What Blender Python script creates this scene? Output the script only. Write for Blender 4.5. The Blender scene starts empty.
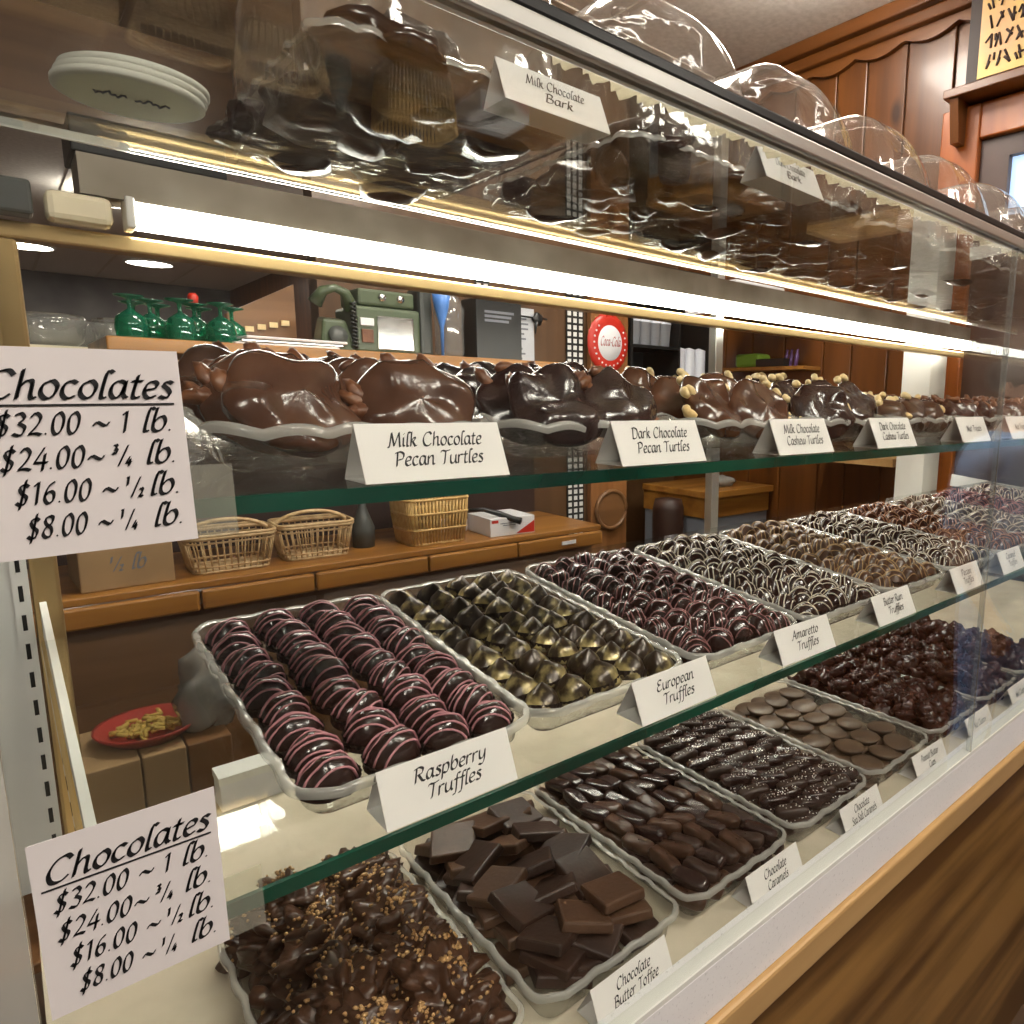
import bpy, math, random
from mathutils import Vector, Matrix, noise

# ------------------------------------------------------------------ camera
H = 1.35                        # eye height; every coordinate below is relative to eye height and lifted by H when placed
sc = bpy.context.scene
col = sc.collection
cam_d = bpy.data.cameras.new('camera'); cam = bpy.data.objects.new('camera', cam_d); col.objects.link(cam)
R_ = Vector((0.725445, -0.688115, 0.015082)); U_ = Vector((0.099223, 0.126240, 0.987025)); F_ = Vector((0.681090, 0.714536, -0.159856))
m = Matrix((R_, U_, -F_)).transposed().to_4x4(); m.translation = Vector((0, 0, H))
cam.matrix_world = m
cam_d.sensor_width = 36; cam_d.lens = 24.354; cam_d.shift_x = -0.1411; cam_d.shift_y = 0.001
cam_d.clip_start = 0.02; cam_d.clip_end = 60
sc.camera = cam
# ------------------------------------------------------------------ world, exposure
w = bpy.data.worlds.new('world'); sc.world = w; w.use_nodes = True
w.node_tree.nodes['Background'].inputs[0].default_value = (1.0, 0.94, 0.88, 1)
w.node_tree.nodes['Background'].inputs[1].default_value = 0.15
sc.view_settings.view_transform = 'Standard'; sc.view_settings.look = 'None'
sc.view_settings.gamma = 1; sc.view_settings.use_curve_mapping = False
sc.view_settings.exposure = 0.35
sc.cycles.transparent_max_bounces = 40
sc.cycles.max_bounces = 8
TUBE = 26.0                      # fluorescent tube strength
CEIL = 34.0                      # ceiling lamp diffusers

# ------------------------------------------------------------------ materials
def mat(name, color, rough=.5, metal=0, spec=.5, noise_s=0, noise_c=None, bump=0, bump_s=40, coat=0, emit=0, stretch=(1,1,1), detail=3, ramp=(.35,.65)):
    m = bpy.data.materials.new(name); m.use_nodes = True; nt = m.node_tree; b = nt.nodes['Principled BSDF']
    b.inputs['Base Color'].default_value = (*color, 1); b.inputs['Roughness'].default_value = rough
    b.inputs['Metallic'].default_value = metal; b.inputs['Specular IOR Level'].default_value = spec
    b.inputs['Coat Weight'].default_value = coat; b.inputs['Coat Roughness'].default_value = .12
    if emit:
        b.inputs['Emission Color'].default_value = (*color, 1); b.inputs['Emission Strength'].default_value = emit
    tc = nt.nodes.new('ShaderNodeTexCoord'); mp = nt.nodes.new('ShaderNodeMapping'); nt.links.new(tc.outputs['Object'], mp.inputs[0])
    mp.inputs['Scale'].default_value = stretch
    if noise_c:
        n = nt.nodes.new('ShaderNodeTexNoise'); n.inputs['Scale'].default_value = noise_s; n.inputs['Detail'].default_value = detail
        r = nt.nodes.new('ShaderNodeValToRGB'); r.color_ramp.elements[0].position = ramp[0]; r.color_ramp.elements[1].position = ramp[1]
        r.color_ramp.elements[0].color = (*color, 1); r.color_ramp.elements[1].color = (*noise_c, 1)
        nt.links.new(mp.outputs[0], n.inputs['Vector']); nt.links.new(n.outputs['Fac'], r.inputs[0]); nt.links.new(r.outputs[0], b.inputs['Base Color'])
    if bump:
        n2 = nt.nodes.new('ShaderNodeTexNoise'); n2.inputs['Scale'].default_value = bump_s; nt.links.new(mp.outputs[0], n2.inputs['Vector'])
        bp = nt.nodes.new('ShaderNodeBump'); bp.inputs['Strength'].default_value = bump; bp.inputs['Distance'].default_value = .002
        nt.links.new(n2.outputs['Fac'], bp.inputs['Height']); nt.links.new(bp.outputs[0], b.inputs['Normal'])
    return m
def wood(name, c1, c2, axis=0, scale=6, rough=.4, planks=0, coat=.2, ramp=(.3,.7)):
    """grain streaks along one axis; planks draws plank gaps across y or x of the object"""
    st = [1, 1, 1]; st = [scale*2.2]*3; st[axis] = scale*.16
    m = mat(name, c1, rough, noise_s=1.6, noise_c=c2, stretch=tuple(st), detail=8, ramp=ramp, bump=.15, bump_s=3, coat=coat)
    nt = m.node_tree; b = nt.nodes['Principled BSDF']
    # knots
    tc = nt.nodes.new('ShaderNodeTexCoord'); mp = nt.nodes.new('ShaderNodeMapping'); nt.links.new(tc.outputs['Object'], mp.inputs[0])
    s2 = [5.5]*3; s2[axis] = 2.4; mp.inputs['Scale'].default_value = s2
    v = nt.nodes.new('ShaderNodeTexVoronoi'); nt.links.new(mp.outputs[0], v.inputs['Vector']); v.inputs['Scale'].default_value = .8
    r = nt.nodes.new('ShaderNodeValToRGB'); r.color_ramp.elements[0].color = (.12,.08,.05,1); r.color_ramp.elements[1].color = (1,1,1,1)
    r.color_ramp.elements[0].position = .05; r.color_ramp.elements[1].position = .13
    mx = nt.nodes.new('ShaderNodeMix'); mx.data_type = 'RGBA'; mx.blend_type = 'MULTIPLY'; mx.inputs[0].default_value = .8
    src = b.inputs['Base Color'].links[0].from_socket
    nt.links.new(v.outputs['Distance'], r.inputs[0]); nt.links.new(src, mx.inputs[6]); nt.links.new(r.outputs[0], mx.inputs[7]); nt.links.new(mx.outputs[2], b.inputs['Base Color'])
    return m
def clear(name, tint=(1,1,1), haze=(.9,.9,.88), haze_f=.0, rough=.02, ior=1.45, gain=1.0, bump=0, bump_s=30):
    """thin clear sheet: see-through, Fresnel reflection, a little white haze"""
    m = bpy.data.materials.new(name); m.use_nodes = True; nt = m.node_tree; nt.nodes.clear()
    out = nt.nodes.new('ShaderNodeOutputMaterial'); tr = nt.nodes.new('ShaderNodeBsdfTransparent'); tr.inputs[0].default_value = (*tint, 1)
    gl = nt.nodes.new('ShaderNodeBsdfGlossy'); gl.inputs['Roughness'].default_value = rough
    df = nt.nodes.new('ShaderNodeBsdfDiffuse'); df.inputs[0].default_value = (*haze, 1)
    f0 = ((ior-1)/(ior+1))**2*gain
    fr = nt.nodes.new('ShaderNodeLayerWeight'); fr.inputs['Blend'].default_value = .5
    pw = nt.nodes.new('ShaderNodeMath'); pw.operation = 'POWER'; pw.inputs[1].default_value = 5
    mu = nt.nodes.new('ShaderNodeMath'); mu.operation = 'MULTIPLY_ADD'; mu.inputs[1].default_value = 1-f0; mu.inputs[2].default_value = f0; mu.use_clamp = True
    m1 = nt.nodes.new('ShaderNodeMixShader'); m1.inputs[0].default_value = haze_f
    m2 = nt.nodes.new('ShaderNodeMixShader')
    nt.links.new(tr.outputs[0], m1.inputs[1]); nt.links.new(df.outputs[0], m1.inputs[2])
    nt.links.new(fr.outputs['Facing'], pw.inputs[0]); nt.links.new(pw.outputs[0], mu.inputs[0]); nt.links.new(mu.outputs[0], m2.inputs[0])
    nt.links.new(m1.outputs[0], m2.inputs[1]); nt.links.new(gl.outputs[0], m2.inputs[2]); nt.links.new(m2.outputs[0], out.inputs[0])
    if bump:
        tc = nt.nodes.new('ShaderNodeTexCoord'); n2 = nt.nodes.new('ShaderNodeTexNoise'); n2.inputs['Scale'].default_value = bump_s
        nt.links.new(tc.outputs['Object'], n2.inputs['Vector'])
        bp = nt.nodes.new('ShaderNodeBump'); bp.inputs['Strength'].default_value = bump; bp.inputs['Distance'].default_value = .004
        nt.links.new(n2.outputs['Fac'], bp.inputs['Height']); nt.links.new(bp.outputs[0], gl.inputs['Normal']); nt.links.new(bp.outputs[0], fr.inputs['Normal'])
    return m
M_ = dict(
    glass=clear('case_glass', (.985,.995,.985), ior=1.42),
    shelf=clear('shelf_glass', (.97,.985,.975), haze_f=.003, haze=(.7,.75,.68), ior=1.5),
    edge=mat('glass_edge_green', (.006,.095,.058), .12, spec=.8, noise_s=5, noise_c=(.003,.035,.024), stretch=(1,1,1)),
    plastic=clear('tray_plastic', (.9,.9,.88), haze=(.8,.78,.72), haze_f=.07, ior=1.5, gain=1.6, rough=.12, bump=.8, bump_s=60),
    rim=clear('tray_rim_plastic', (.9,.9,.88), haze=(.9,.88,.82), haze_f=.30, ior=1.5, gain=1.8, rough=.15),
    dome=clear('dome_plastic', (.96,.95,.94), haze=(.60,.50,.41), haze_f=.12, ior=1.5, gain=1.7, rough=.08, bump=.9, bump_s=22),
    paper=mat('card_paper', (.86,.83,.80), .7), ink=mat('black_ink', (.012,.012,.014), .6),
    greypaper=mat('lilac_grey_paper', (.74,.70,.70), .7),
    milk=mat('milk_chocolate', (.066,.026,.014), .22, noise_s=30, noise_c=(.10,.042,.022), bump=.3, bump_s=90, spec=.6),
    dark=mat('dark_chocolate', (.019,.008,.007), .22, noise_s=30, noise_c=(.034,.014,.011), bump=.3, bump_s=90, spec=.7),
    mid=mat('brown_chocolate', (.048,.022,.012), .30, noise_s=40, noise_c=(.080,.036,.020), bump=.35, bump_s=120),
    toffee=mat('toffee_coating', (.068,.030,.015), .48, noise_s=25, noise_c=(.10,.048,.024), bump=.35, bump_s=150),
    toffeed=mat('toffee_dark_coating', (.026,.012,.008), .42, noise_s=25, noise_c=(.042,.019,.012), bump=.3, bump_s=150),
    disc=mat('disc_chocolate', (.12,.075,.045), .4, noise_s=14, noise_c=(.085,.05,.03)),
    cluster=mat('red_brown_chocolate', (.032,.010,.008), .25, noise_s=40, noise_c=(.060,.018,.012), bump=.6, bump_s=120),
    clus2=mat('nut_cluster_chocolate', (.050,.020,.010), .3, noise_s=40, noise_c=(.085,.036,.018), bump=.5, bump_s=110),
    cup=mat('brown_candy_cup', (.02,.009,.006), .6),
    pink=mat('pink_drizzle', (.50,.22,.25), .35), rose=mat('rose_drizzle', (.30,.13,.13), .35), white=mat('white_drizzle', (.62,.55,.44), .4),
    tan=mat('tan_drizzle', (.38,.24,.10), .4), orange=mat('orange_drizzle', (.36,.16,.07), .4), red=mat('red_drizzle', (.38,.12,.10), .4),
    gold=mat('gold_dusted_chocolate', (.035,.020,.010), .28, noise_s=60, noise_c=(.50,.40,.17), metal=.3, bump=.3, bump_s=80, ramp=(.47,.68), spec=.7),
    nut=mat('chopped_nut', (.42,.22,.08), .5, noise_s=60, noise_c=(.6,.38,.17)),
    cashew=mat('cashew_nut', (.78,.55,.24), .4, noise_s=30, noise_c=(.85,.68,.38)),
    pecan=mat('pecan_nut', (.11,.035,.012), .4, noise_s=40, noise_c=(.20,.075,.028), bump=.6, bump_s=60),
    salt=mat('salt', (.85,.85,.82), .4),
    deck=mat('waxed_liner', (.74,.66,.52), .25, noise_s=14, noise_c=(.62,.55,.42), bump=.5, bump_s=30, detail=6, coat=.3),
    laminate=mat('speckled_laminate', (.90,.89,.90), .4, noise_s=260, noise_c=(.68,.67,.68), ramp=(.6,.72)),
    alu=mat('aluminium', (.70,.70,.66), .3, metal=.85), goldal=mat('gold_anodised', (.60,.43,.20), .28, metal=.8),
    black=mat('black_plastic', (.012,.013,.013), .3), darkgrey=mat('dark_grey', (.06,.065,.06), .4),
    whitepaint=mat('white_paint', (.80,.80,.76), .45), panel=mat('grey_white_panel', (.68,.70,.68), .5, noise_s=5, noise_c=(.76,.76,.74)),
    cream=mat('cream_plastic', (.80,.72,.52), .4),
    housing=mat('brushed_housing', (.30,.27,.22), .35, metal=.6, noise_s=8, noise_c=(.18,.15,.11)),
    tube=mat('fluorescent_diffuser', (1.0,.97,.88), .5, emit=TUBE),
    lamp=mat('ceiling_lamp_diffuser', (1.0,.92,.82), .5, emit=CEIL),
    honey=wood('honey_pine', (.42,.19,.035), (.20,.075,.010), 0, 5),
    honeyz=wood('honey_pine_upright', (.34,.15,.05), (.18,.07,.02), 2, 5),
    beam=wood('brown_beam', (.24,.115,.045), (.13,.06,.022), 0, 4),
    ledge=wood('pine_ledge', (.58,.37,.16), (.36,.20,.07), 0, 4, rough=.35),
    ply=wood('pine_panel', (.34,.18,.05), (.11,.048,.010), 0, 3.6, rough=.35, ramp=(.44,.60)),
    backwall=wood('dark_board_wall', (.12,.060,.024), (.065,.030,.011), 2, 4),
    redwood=wood('stained_pine', (.15,.050,.009), (.07,.022,.004), 2, 4, rough=.35),
    redtrim=wood('stained_pine_trim', (.19,.066,.013), (.10,.032,.006), 1, 4, rough=.35),
    casing=wood('orange_pine_casing', (.40,.11,.015), (.26,.062,.009), 2, 4, rough=.35),
    ceil=mat('ceiling_tile', (.80,.76,.70), .8, noise_s=40, noise_c=(.68,.64,.58)), grid=mat('ceiling_grid', (.62,.56,.48), .6),
    wallg=mat('dim_grey_wall', (.20,.19,.18), .7, noise_s=2, noise_c=(.12,.11,.11)),
    floor=mat('floor_boards', (.10,.06,.035), .45, noise_s=4, noise_c=(.07,.04,.022)),
    card=mat('cardboard', (.36,.23,.11), .8, noise_s=8, noise_c=(.30,.19,.09)),
    wicker=mat('wicker', (.58,.42,.22), .5, noise_s=50, noise_c=(.42,.27,.12)),
    wickerd=mat('honey_wicker', (.50,.30,.09), .5, noise_s=50, noise_c=(.62,.42,.16)),
    greenglass=clear('green_glass', (.03,.50,.30), haze=(.02,.40,.22), haze_f=.18, gain=2, rough=.05),
    clearglass=clear('clear_glassware', (.85,.86,.86), haze=(.6,.6,.58), haze_f=.15, gain=2.5, rough=.05),
    olive=mat('olive_enamel', (.075,.10,.055), .3), chrome=mat('chrome', (.6,.6,.6), .15, metal=1),
    blue=mat('blue_plastic', (.08,.22,.60), .4), redp=mat('red_enamel', (.50,.025,.012), .35), whitep=mat('white_plastic', (.75,.75,.78), .45),
    cupw=mat('cup_paper', (.66,.68,.76), .5), greenp=mat('green_plastic', (.16,.28,.03), .4), purple=mat('purple_plastic', (.10,.05,.16), .4),
    bluegrey=mat('blue_grey_front', (.22,.24,.28), .6), brownleather=mat('dark_brown', (.03,.012,.008), .5),
    pasta=mat('yellow_pasta', (.62,.44,.10), .5), redbowl=mat('red_bowl', (.36,.04,.03), .3), greybag=clear('grey_bag', (.6,.6,.58), haze=(.45,.45,.42), haze_f=.5, gain=2, rough=.15, bump=1, bump_s=30),
    yellow=mat('poster_yellow', (.75,.55,.10), .5, noise_s=3, noise_c=(.55,.32,.14)), outdoors=mat('daylight_beyond_window', (.45,.62,.85), .5, emit=.9),
    slate=mat('slate_frame', (.050,.026,.020), .45, noise_s=4, noise_c=(.08,.045,.036)),
    lace=mat('cream_lace', (.85,.78,.60), .7, noise_s=60, noise_c=(.60,.50,.32)), denim=mat('blue_denim', (.20,.34,.70), .8, noise_s=80, noise_c=(.26,.42,.78)), shirt=mat('light_blue_cotton', (.36,.52,.85), .8, noise_s=6, noise_c=(.36,.50,.74)), skin=mat('skin', (.50,.27,.18), .5), hair=mat('brown_hair', (.03,.018,.01), .5), shoe=mat('dark_shoe', (.02,.02,.02), .4), lid=mat('lid_paper', (.80,.80,.62), .6), lidw=mat('lid_edge', (.75,.74,.66), .6),
    poster=mat('poster_paper', (.52,.54,.58), .6), greytext=mat('grey_print', (.16,.17,.20), .6), fabric=mat('white_check', (.7,.7,.68), .8),
    wtext=mat('white_print', (.7,.7,.7), .6), coca=mat('red_script', (.40,.02,.02), .5), kraft=mat('kraft_board', (.50,.40,.22), .7, noise_s=80, noise_c=(.42,.32,.17)),
)

def translucent(m, f):
    nt = m.node_tree; b = nt.nodes['Principled BSDF']; out = [n for n in nt.nodes if n.type == 'OUTPUT_MATERIAL'][0]
    t = nt.nodes.new('ShaderNodeBsdfTranslucent'); x = nt.nodes.new('ShaderNodeMixShader'); x.inputs[0].default_value = f
    t.inputs[0].default_value = (.9, .82, .62, 1)
    nt.links.new(b.outputs[0], x.inputs[1]); nt.links.new(t.outputs[0], x.inputs[2]); nt.links.new(x.outputs[0], out.inputs[0])
translucent(M_['lace'], .6)
# ------------------------------------------------------------------ mesh builder
class MB:
    def __init__(s): s.v = []; s.f = []; s.m = []; s.sm = []
    def add(s, vs, fs, m=0, smooth=True):
        o = len(s.v); s.v += [tuple(a) for a in vs]
        for f in fs: s.f.append(tuple(i+o for i in f)); s.m.append(m); s.sm.append(smooth)
        return s
    def box(s, x0, x1, y0, y1, z0, z1, m=0):
        vs = [(x,y,z) for z in (z0,z1) for y in (y0,y1) for x in (x0,x1)]
        return s.add(vs, [(0,2,3,1),(4,5,7,6),(0,1,5,4),(2,6,7,3),(0,4,6,2),(1,3,7,5)], m, False)
    def tube(s, pts, r, n=6, m=0, closed=False, taper=None):
        pts = [Vector(p) for p in pts]; N = len(pts); vs = []; up = Vector((.13,.07,1)).normalized()
        for i, p in enumerate(pts):
            a = pts[(i-1) % N] if (closed or i > 0) else p; b = pts[(i+1) % N] if (closed or i < N-1) else p
            t = (b-a); t = t.normalized() if t.length > 1e-9 else Vector((0,0,1))
            u = t.cross(up); u = u.normalized() if u.length > 1e-4 else t.cross(Vector((1,0,0))).normalized()
            w = t.cross(u); rr = r*(taper[i] if taper else 1)
            vs += [p + (u*math.cos(k*2*math.pi/n) + w*math.sin(k*2*math.pi/n))*rr for k in range(n)]
        fs = []
        for i in range(N if closed else N-1):
            j = (i+1) % N
            fs += [(i*n+k, i*n+(k+1)%n, j*n+(k+1)%n, j*n+k) for k in range(n)]
        if not closed: fs += [tuple(range(n-1,-1,-1)), tuple(range((N-1)*n, N*n))]
        return s.add(vs, fs, m)
    def lathe(s, prof, n=24, m=0, c=(0,0,0), sx=1, sy=1, smooth=True):
        vs = [(c[0]+r*sx*math.cos(2*math.pi*k/n), c[1]+r*sy*math.sin(2*math.pi*k/n), c[2]+z) for r, z in prof for k in range(n)]
        fs = [(i*n+k, i*n+(k+1)%n, (i+1)*n+(k+1)%n, (i+1)*n+k) for i in range(len(prof)-1) for k in range(n)]
        return s.add(vs, fs, m, smooth)
    def grid(s, fn, nu, nv, m=0, cu=False, smooth=True):
        vs = [fn(i/nu if cu else i/(nu-1), j/(nv-1)) for j in range(nv) for i in range(nu)]
        fs = []
        for j in range(nv-1):
            for i in range(nu if cu else nu-1):
                a = j*nu+i; b = j*nu+(i+1) % nu; fs.append((a, b, b+nu, a+nu))
        return s.add(vs, fs, m, smooth)
    def blob(s, c, r, m=0, nu=10, nv=7, amp=0, seed=0, freq=1.5, rot=None):
        """lumpy ellipsoid"""
        rx, ry, rz = r if hasattr(r, '__len__') else (r, r, r); c = Vector(c)
        def fn(u, v):
            t = u*2*math.pi; ph = math.pi*(v-.5)*.998
            d = Vector((math.cos(ph)*math.cos(t), math.cos(ph)*math.sin(t), math.sin(ph)))
            k = 1 + (amp*noise.noise(d*freq + Vector((seed*7.3, seed*3.1, seed))) if amp else 0)
            q = Vector((d.x*rx*k, d.y*ry*k, d.z*rz*k))
            if rot: q = rot @ q
            return c+q
        return s.grid(fn, nu, nv, m, cu=True)
    def mesh(s, name, mats):
        me = bpy.data.meshes.new(name); me.from_pydata(s.v, [], s.f)
        for k in mats: me.materials.append(M_[k])
        me.polygons.foreach_set('material_index', s.m); me.polygons.foreach_set('use_smooth', s.sm); me.update()
        return me
    def build(s, name, mats, parent=None, loc=(0,0,0), rot=(0,0,0), bevel=0):
        if isinstance(mats, str): mats = [mats]
        o = bpy.data.objects.new(name, s.mesh(name, mats)); col.objects.link(o)
        if parent: o.parent = parent; o.location = loc
        else: o.location = (loc[0], loc[1], loc[2]+H)
        o.rotation_euler = rot
        if bevel:
            b = o.modifiers.new('bevel', 'BEVEL'); b.width = bevel; b.segments = 2; b.limit_method = 'ANGLE'
        return o
def tag(o, label, cat, group=None, kind=None):
    o['label'] = label; o['category'] = cat
    if group: o['group'] = group
    if kind: o['kind'] = kind
    return o
def struct(o): o['kind'] = 'structure'; return o
def empty(name, loc, label, cat, group=None, rot=(0,0,0)):
    o = bpy.data.objects.new(name, None); col.objects.link(o); o.location = (loc[0], loc[1], loc[2]+H); o.rotation_euler = rot
    o.empty_display_size = .02
    return tag(o, label, cat, group)
kids = {}
def dup(root, loc, rot, label=None, group=None, scale=None, shallow=False):
    def cp(o, par):
        c = o.copy(); col.objects.link(c)
        if par: c.parent = par
        if not shallow:
            for ch in o.children: cp(ch, c)
        return c
    c = cp(root, None); c.location = (loc[0], loc[1], loc[2]+H); c.rotation_euler = rot
    if scale: c.scale = scale if hasattr(scale, '__len__') else (scale,)*3
    if label: c['label'] = label
    if group: c['group'] = group
    return c
def boxobj(name, x0, x1, y0, y1, z0, z1, mats, parent=None, bevel=0):
    """a box whose origin is at the middle of its base; parts pass coordinates local to the parent"""
    cx, cy = (x0+x1)/2, (y0+y1)/2
    return MB().box(x0-cx, x1-cx, y0-cy, y1-cy, 0, z1-z0).build(name, mats, parent, (cx, cy, z0), bevel=bevel)
def rnd(a, b): return random.uniform(a, b)
random.seed(7)

# ------------------------------------------------------------------ the room
WX = 2.70; CZ = 1.5
struct(boxobj('floor', -2.5, 2.9, -2.5, 12.2, -1.40, -1.35, 'floor'))
struct(boxobj('wall_front', -2.5, 2.9, -2.6, -2.5, -1.35, CZ, 'wallg'))
struct(boxobj('ceiling', -2.5, 2.9, -2.5, 12.2, CZ, CZ+.05, 'ceil'))
for k, x in enumerate((-1.27, -.05, .55, 1.16, 1.95)):
    o = struct(boxobj('trim_%d' % (k+1), x-.012, x+.012, -2.5, 12, CZ-.006, CZ, 'grid'))
for k, y in enumerate((-1.2, 0, 1.2, 2.4, 3.05, 4.2, 5.4)):
    o = struct(boxobj('trim_%d' % (k+6), -2.5, 2.7, y-.012, y+.012, CZ-.0065, CZ, 'grid'))
# right wall: upright boards with grooves
wm = MB(); y = 1.22
wm.box(0, .1, -2.5, 12.2, -1.35, CZ, 0)
wr = wm.build('wall_right', 'redwood', None, (WX+.006, 0, 0)); struct(wr)
mb = MB(); k = 0; y = 1.27
while y < 2.4:
    wd = (.19, .17, .14, .21)[k % 4]
    mb.box(-.012, .004, y+.004, min(y+wd-.004, 2.4), -1.35, CZ-.06); y += wd; k += 1
struct(mb.build('wall_right_panelling', 'redwood', None, (WX+.004, 0, 0), bevel=.004))
# crown moulding with a scalloped valance under it
mb = MB(); mb.box(-.09, 0, 1.0, 2.4, -.055, 0); mb.box(-.06, 0, 1.0, 2.4, -.10, -.055)
struct(mb.build('trim_20', 'redtrim', None, (WX, 0, CZ), bevel=.008))
def scallop(mb, y0, y1, zt, zd, per):
    n = 70
    for i in range(n):
        a, b = y0+(y1-y0)*i/n, y0+(y1-y0)*(i+1)/n
        d = lambda q: zd - .028*abs(math.sin(math.pi*(q)/per))**1.0*1.0
        vs = [(x, q, z) for x in (-.03, 0) for q, z in ((a, zt), (b, zt), (b, d(b)), (a, d(a)))]
        mb.add(vs, [(0,1,2,3), (4,7,6,5), (3,2,6,7), (0,4,5,1)], 0, False)
mb = MB(); scallop(mb, 1.0, 2.4, -.05, -.125, .21)
struct(mb.build('trim_21', 'redtrim', None, (WX, 0, CZ)))
# back wall on the right part, far room on the left
struct(boxobj('wall_back', .80, 2.11, 2.44, 2.52, -1.35, CZ, 'backwall'))
struct(boxobj('wall_back_right', 2.05, 2.8, 2.70, 2.78, -1.35, CZ, 'backwall'))
struct(boxobj('wall_back_far', -2.5, 2.9, 12.0, 12.1, -1.35, CZ, 'wallg'))
struct(boxobj('wall_left', -2.6, -2.5, -2.5, 12.2, -1.35, CZ, 'wallg'))
struct(boxobj('trim_22', -2.5, .80, 3.25, 3.40, .90, 1.27, 'beam'))
# window at the far right with its orange casing
struct(boxobj('trim_23', 2.62, 2.70, 1.13, 1.27, -1.35, 1.05, 'casing', bevel=.006))
struct(boxobj('trim_24', 2.62, 2.70, .1, 1.13, .93, 1.05, 'casing', bevel=.006))
win = MB(); win.box(0, .05, 1.03, 1.13, -1.0, .93, 0); win.box(0, .05, .45, .50, -1.0, .93, 0); win.box(0, .05, .50, 1.03, .86, .93, 0); win.box(0, .05, .50, 1.03, -1.0, .66, 0)
wo = struct(win.build('window_1', 'slate', None, (2.645, 0, 0)))
MB().box(0, .004, .50, 1.03, .66, .86).build('window_glass', 'outdoors', wo, (.03, 0, 0))

# ceiling lamps; the square ones are added out of view to brighten the rooms
def ceiling_lamp(x, y, r, label, square=False):
    e = empty('ceiling_light', (x, y, CZ-.012), label, 'ceiling light', 'recessed ceiling lights')
    if square:
        MB().box(-r, r, -r*.5, r*.5, -.065, -.012).build('diffuser', 'lamp', e, bevel=.004)  # added fill light, boxed deep so its glowing sides brighten the ceiling
        f = MB(); f.box(-r-.02, r+.02, -r*.5-.02, -r*.5, -.01, .012); f.box(-r-.02, r+.02, r*.5, r*.5+.02, -.01, .012); f.box(-r-.02, -r, -r*.5, r*.5, -.01, .012); f.box(r, r+.02, -r*.5, r*.5, -.01, .012)
        f.build('frame', 'whitepaint', e)
    else:
        MB().lathe([(0, 0), (r, 0), (r, .01)], 20).build('diffuser', 'lamp', e)
        MB().lathe([(r, .012), (r, -.008), (r+.02, -.008), (r+.025, .012)], 20).build('frame', 'whitepaint', e)
ceiling_lamp(.6, -.9, .3, 'unseen square fill light added above the customer side near the case', True)
ceiling_lamp(1.9, -.6, .3, 'unseen square fill light added above the customer side further right', True)
ceiling_lamp(-.9, -1.0, .3, 'unseen square fill light added above the customer side further left', True)
ceiling_lamp(.9, 1.45, .26, 'unseen square fill light added above the space behind the case', True)
ceiling_lamp(2.0, 1.5, .24, 'unseen square fill light added near the wood panelled wall', True)
ceiling_lamp(1.0, 6.9, .35, 'unseen square fill light added in the far room, nearer left one', True)
ceiling_lamp(2.1, 6.9, .3, 'unseen square fill light added in the far room, nearer right one', True)
ceiling_lamp(1.50, 10.2, .22, 'round ceiling light in the far room, seen between rail and green goblets')
ceiling_lamp(.42, 10.0, .22, 'round ceiling light in the far room beside the gold post')

# ------------------------------------------------------------------ display case shell
X1 = 2.47
def place_case():
    e = empty('display_case', (1.2, .7, -1.35), 'long glass display case with white sill and pine base full of chocolates', 'display case')
    L = lambda x0, x1, y0, y1, z0, z1: MB().box(x0-1.2, x1-1.2, y0-.7, y1-.7, z0+H, z1+H)
    L(-.02, X1, .43, 1.10, -1.35, -.60).build('base_cabinet', 'ply', e)
    L(-.03, X1, .414, .43, -1.35, -.668).build('front_panel', 'ply', e)
    L(-.03, X1, .396, .43, -.668, -.626).build('pine_ledge', 'ledge', e, bevel=.004)
    L(-.03, X1, .404, .432, -.625, -.563).build('white_sill', 'laminate', e, bevel=.001)
    L(-.03, X1, .404, .420, -.5628, -.557).build('sill_channel', 'whitepaint', e)
    L(-.02, X1, .432, 1.125, -.60, -.585).build('deck', 'deck', e)
    for a, b, n in ((-.012, 1.0985, 'left'), (1.1015, X1, 'right')):
        o = L(a, b, .405, .411, -.556, .226).build('front_pane', 'glass', e); 
    L(1.0985, 1.1015, .404, .412, -.556, .226).build('pane_joint', 'clearglass', e)
    o = L(-.03, -.0125, .403, .413, -.556, .226).build('corner_channel', 'rim', e)
    L(-.06, -.031, .398, .414, -1.35, .24).build('end_post', 'darkgrey', e)
    # top rail at the front
    L(-.03, X1, .402, .418, .2395, .249).build('top_rail_cap', 'black', e, bevel=.002)
    L(-.03, X1, .400, .418, .226, .239).build('top_rail', 'alu', e, bevel=.002)
    # top glass
    L(-.02, X1, .4185, .885, .234, .240).build('top_glass', 'shelf', e)
    L(-.02, X1, .885, .889, .233, .241).build('top_glass_edge', 'alu', e)
    # back frame
    L(-.02, X1, 1.053, 1.081, .1635, .1826).build('back_rail', 'goldal', e, bevel=.003)
    g = L(.0123, .038, 1.053, 1.081, -.585, .1635).build('gold_post', 'goldal', e, bevel=.004)
    L(-.078, -.0034, 1.036, 1.053, -.585, .448).build('end_board', 'panel', e)
    st = L(-.0034, .0106, 1.025, 1.0355, -.585, .1635).build('slotted_standard', 'panel', e)
    sl = MB()
    for k in range(22):
        z = .146-.0335*k; sl.box(.0011-1.2, .005-1.2, 1.0243-.7, 1.0252-.7, z+H-.009, z+H+.009)
    sl.build('slot', 'black', st); 
    # light housing under the top glass
    L(.095, 2.46, 1.040, 1.10, .2215, .262).build('light_housing', 'housing', e)
    L(.095, 2.46, 1.034, 1.040, .2185, .262).build('housing_fascia', 'housing', e)
    L(X1-.006, X1, .432, 1.10, -.585, .226).build('end_pane', 'glass', e)
    return e
case = place_case()
e = empty('fluorescent_light', (.143, 1.047, .188), 'long white fluorescent strip light under the back edge of the top glass', 'strip light')
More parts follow.
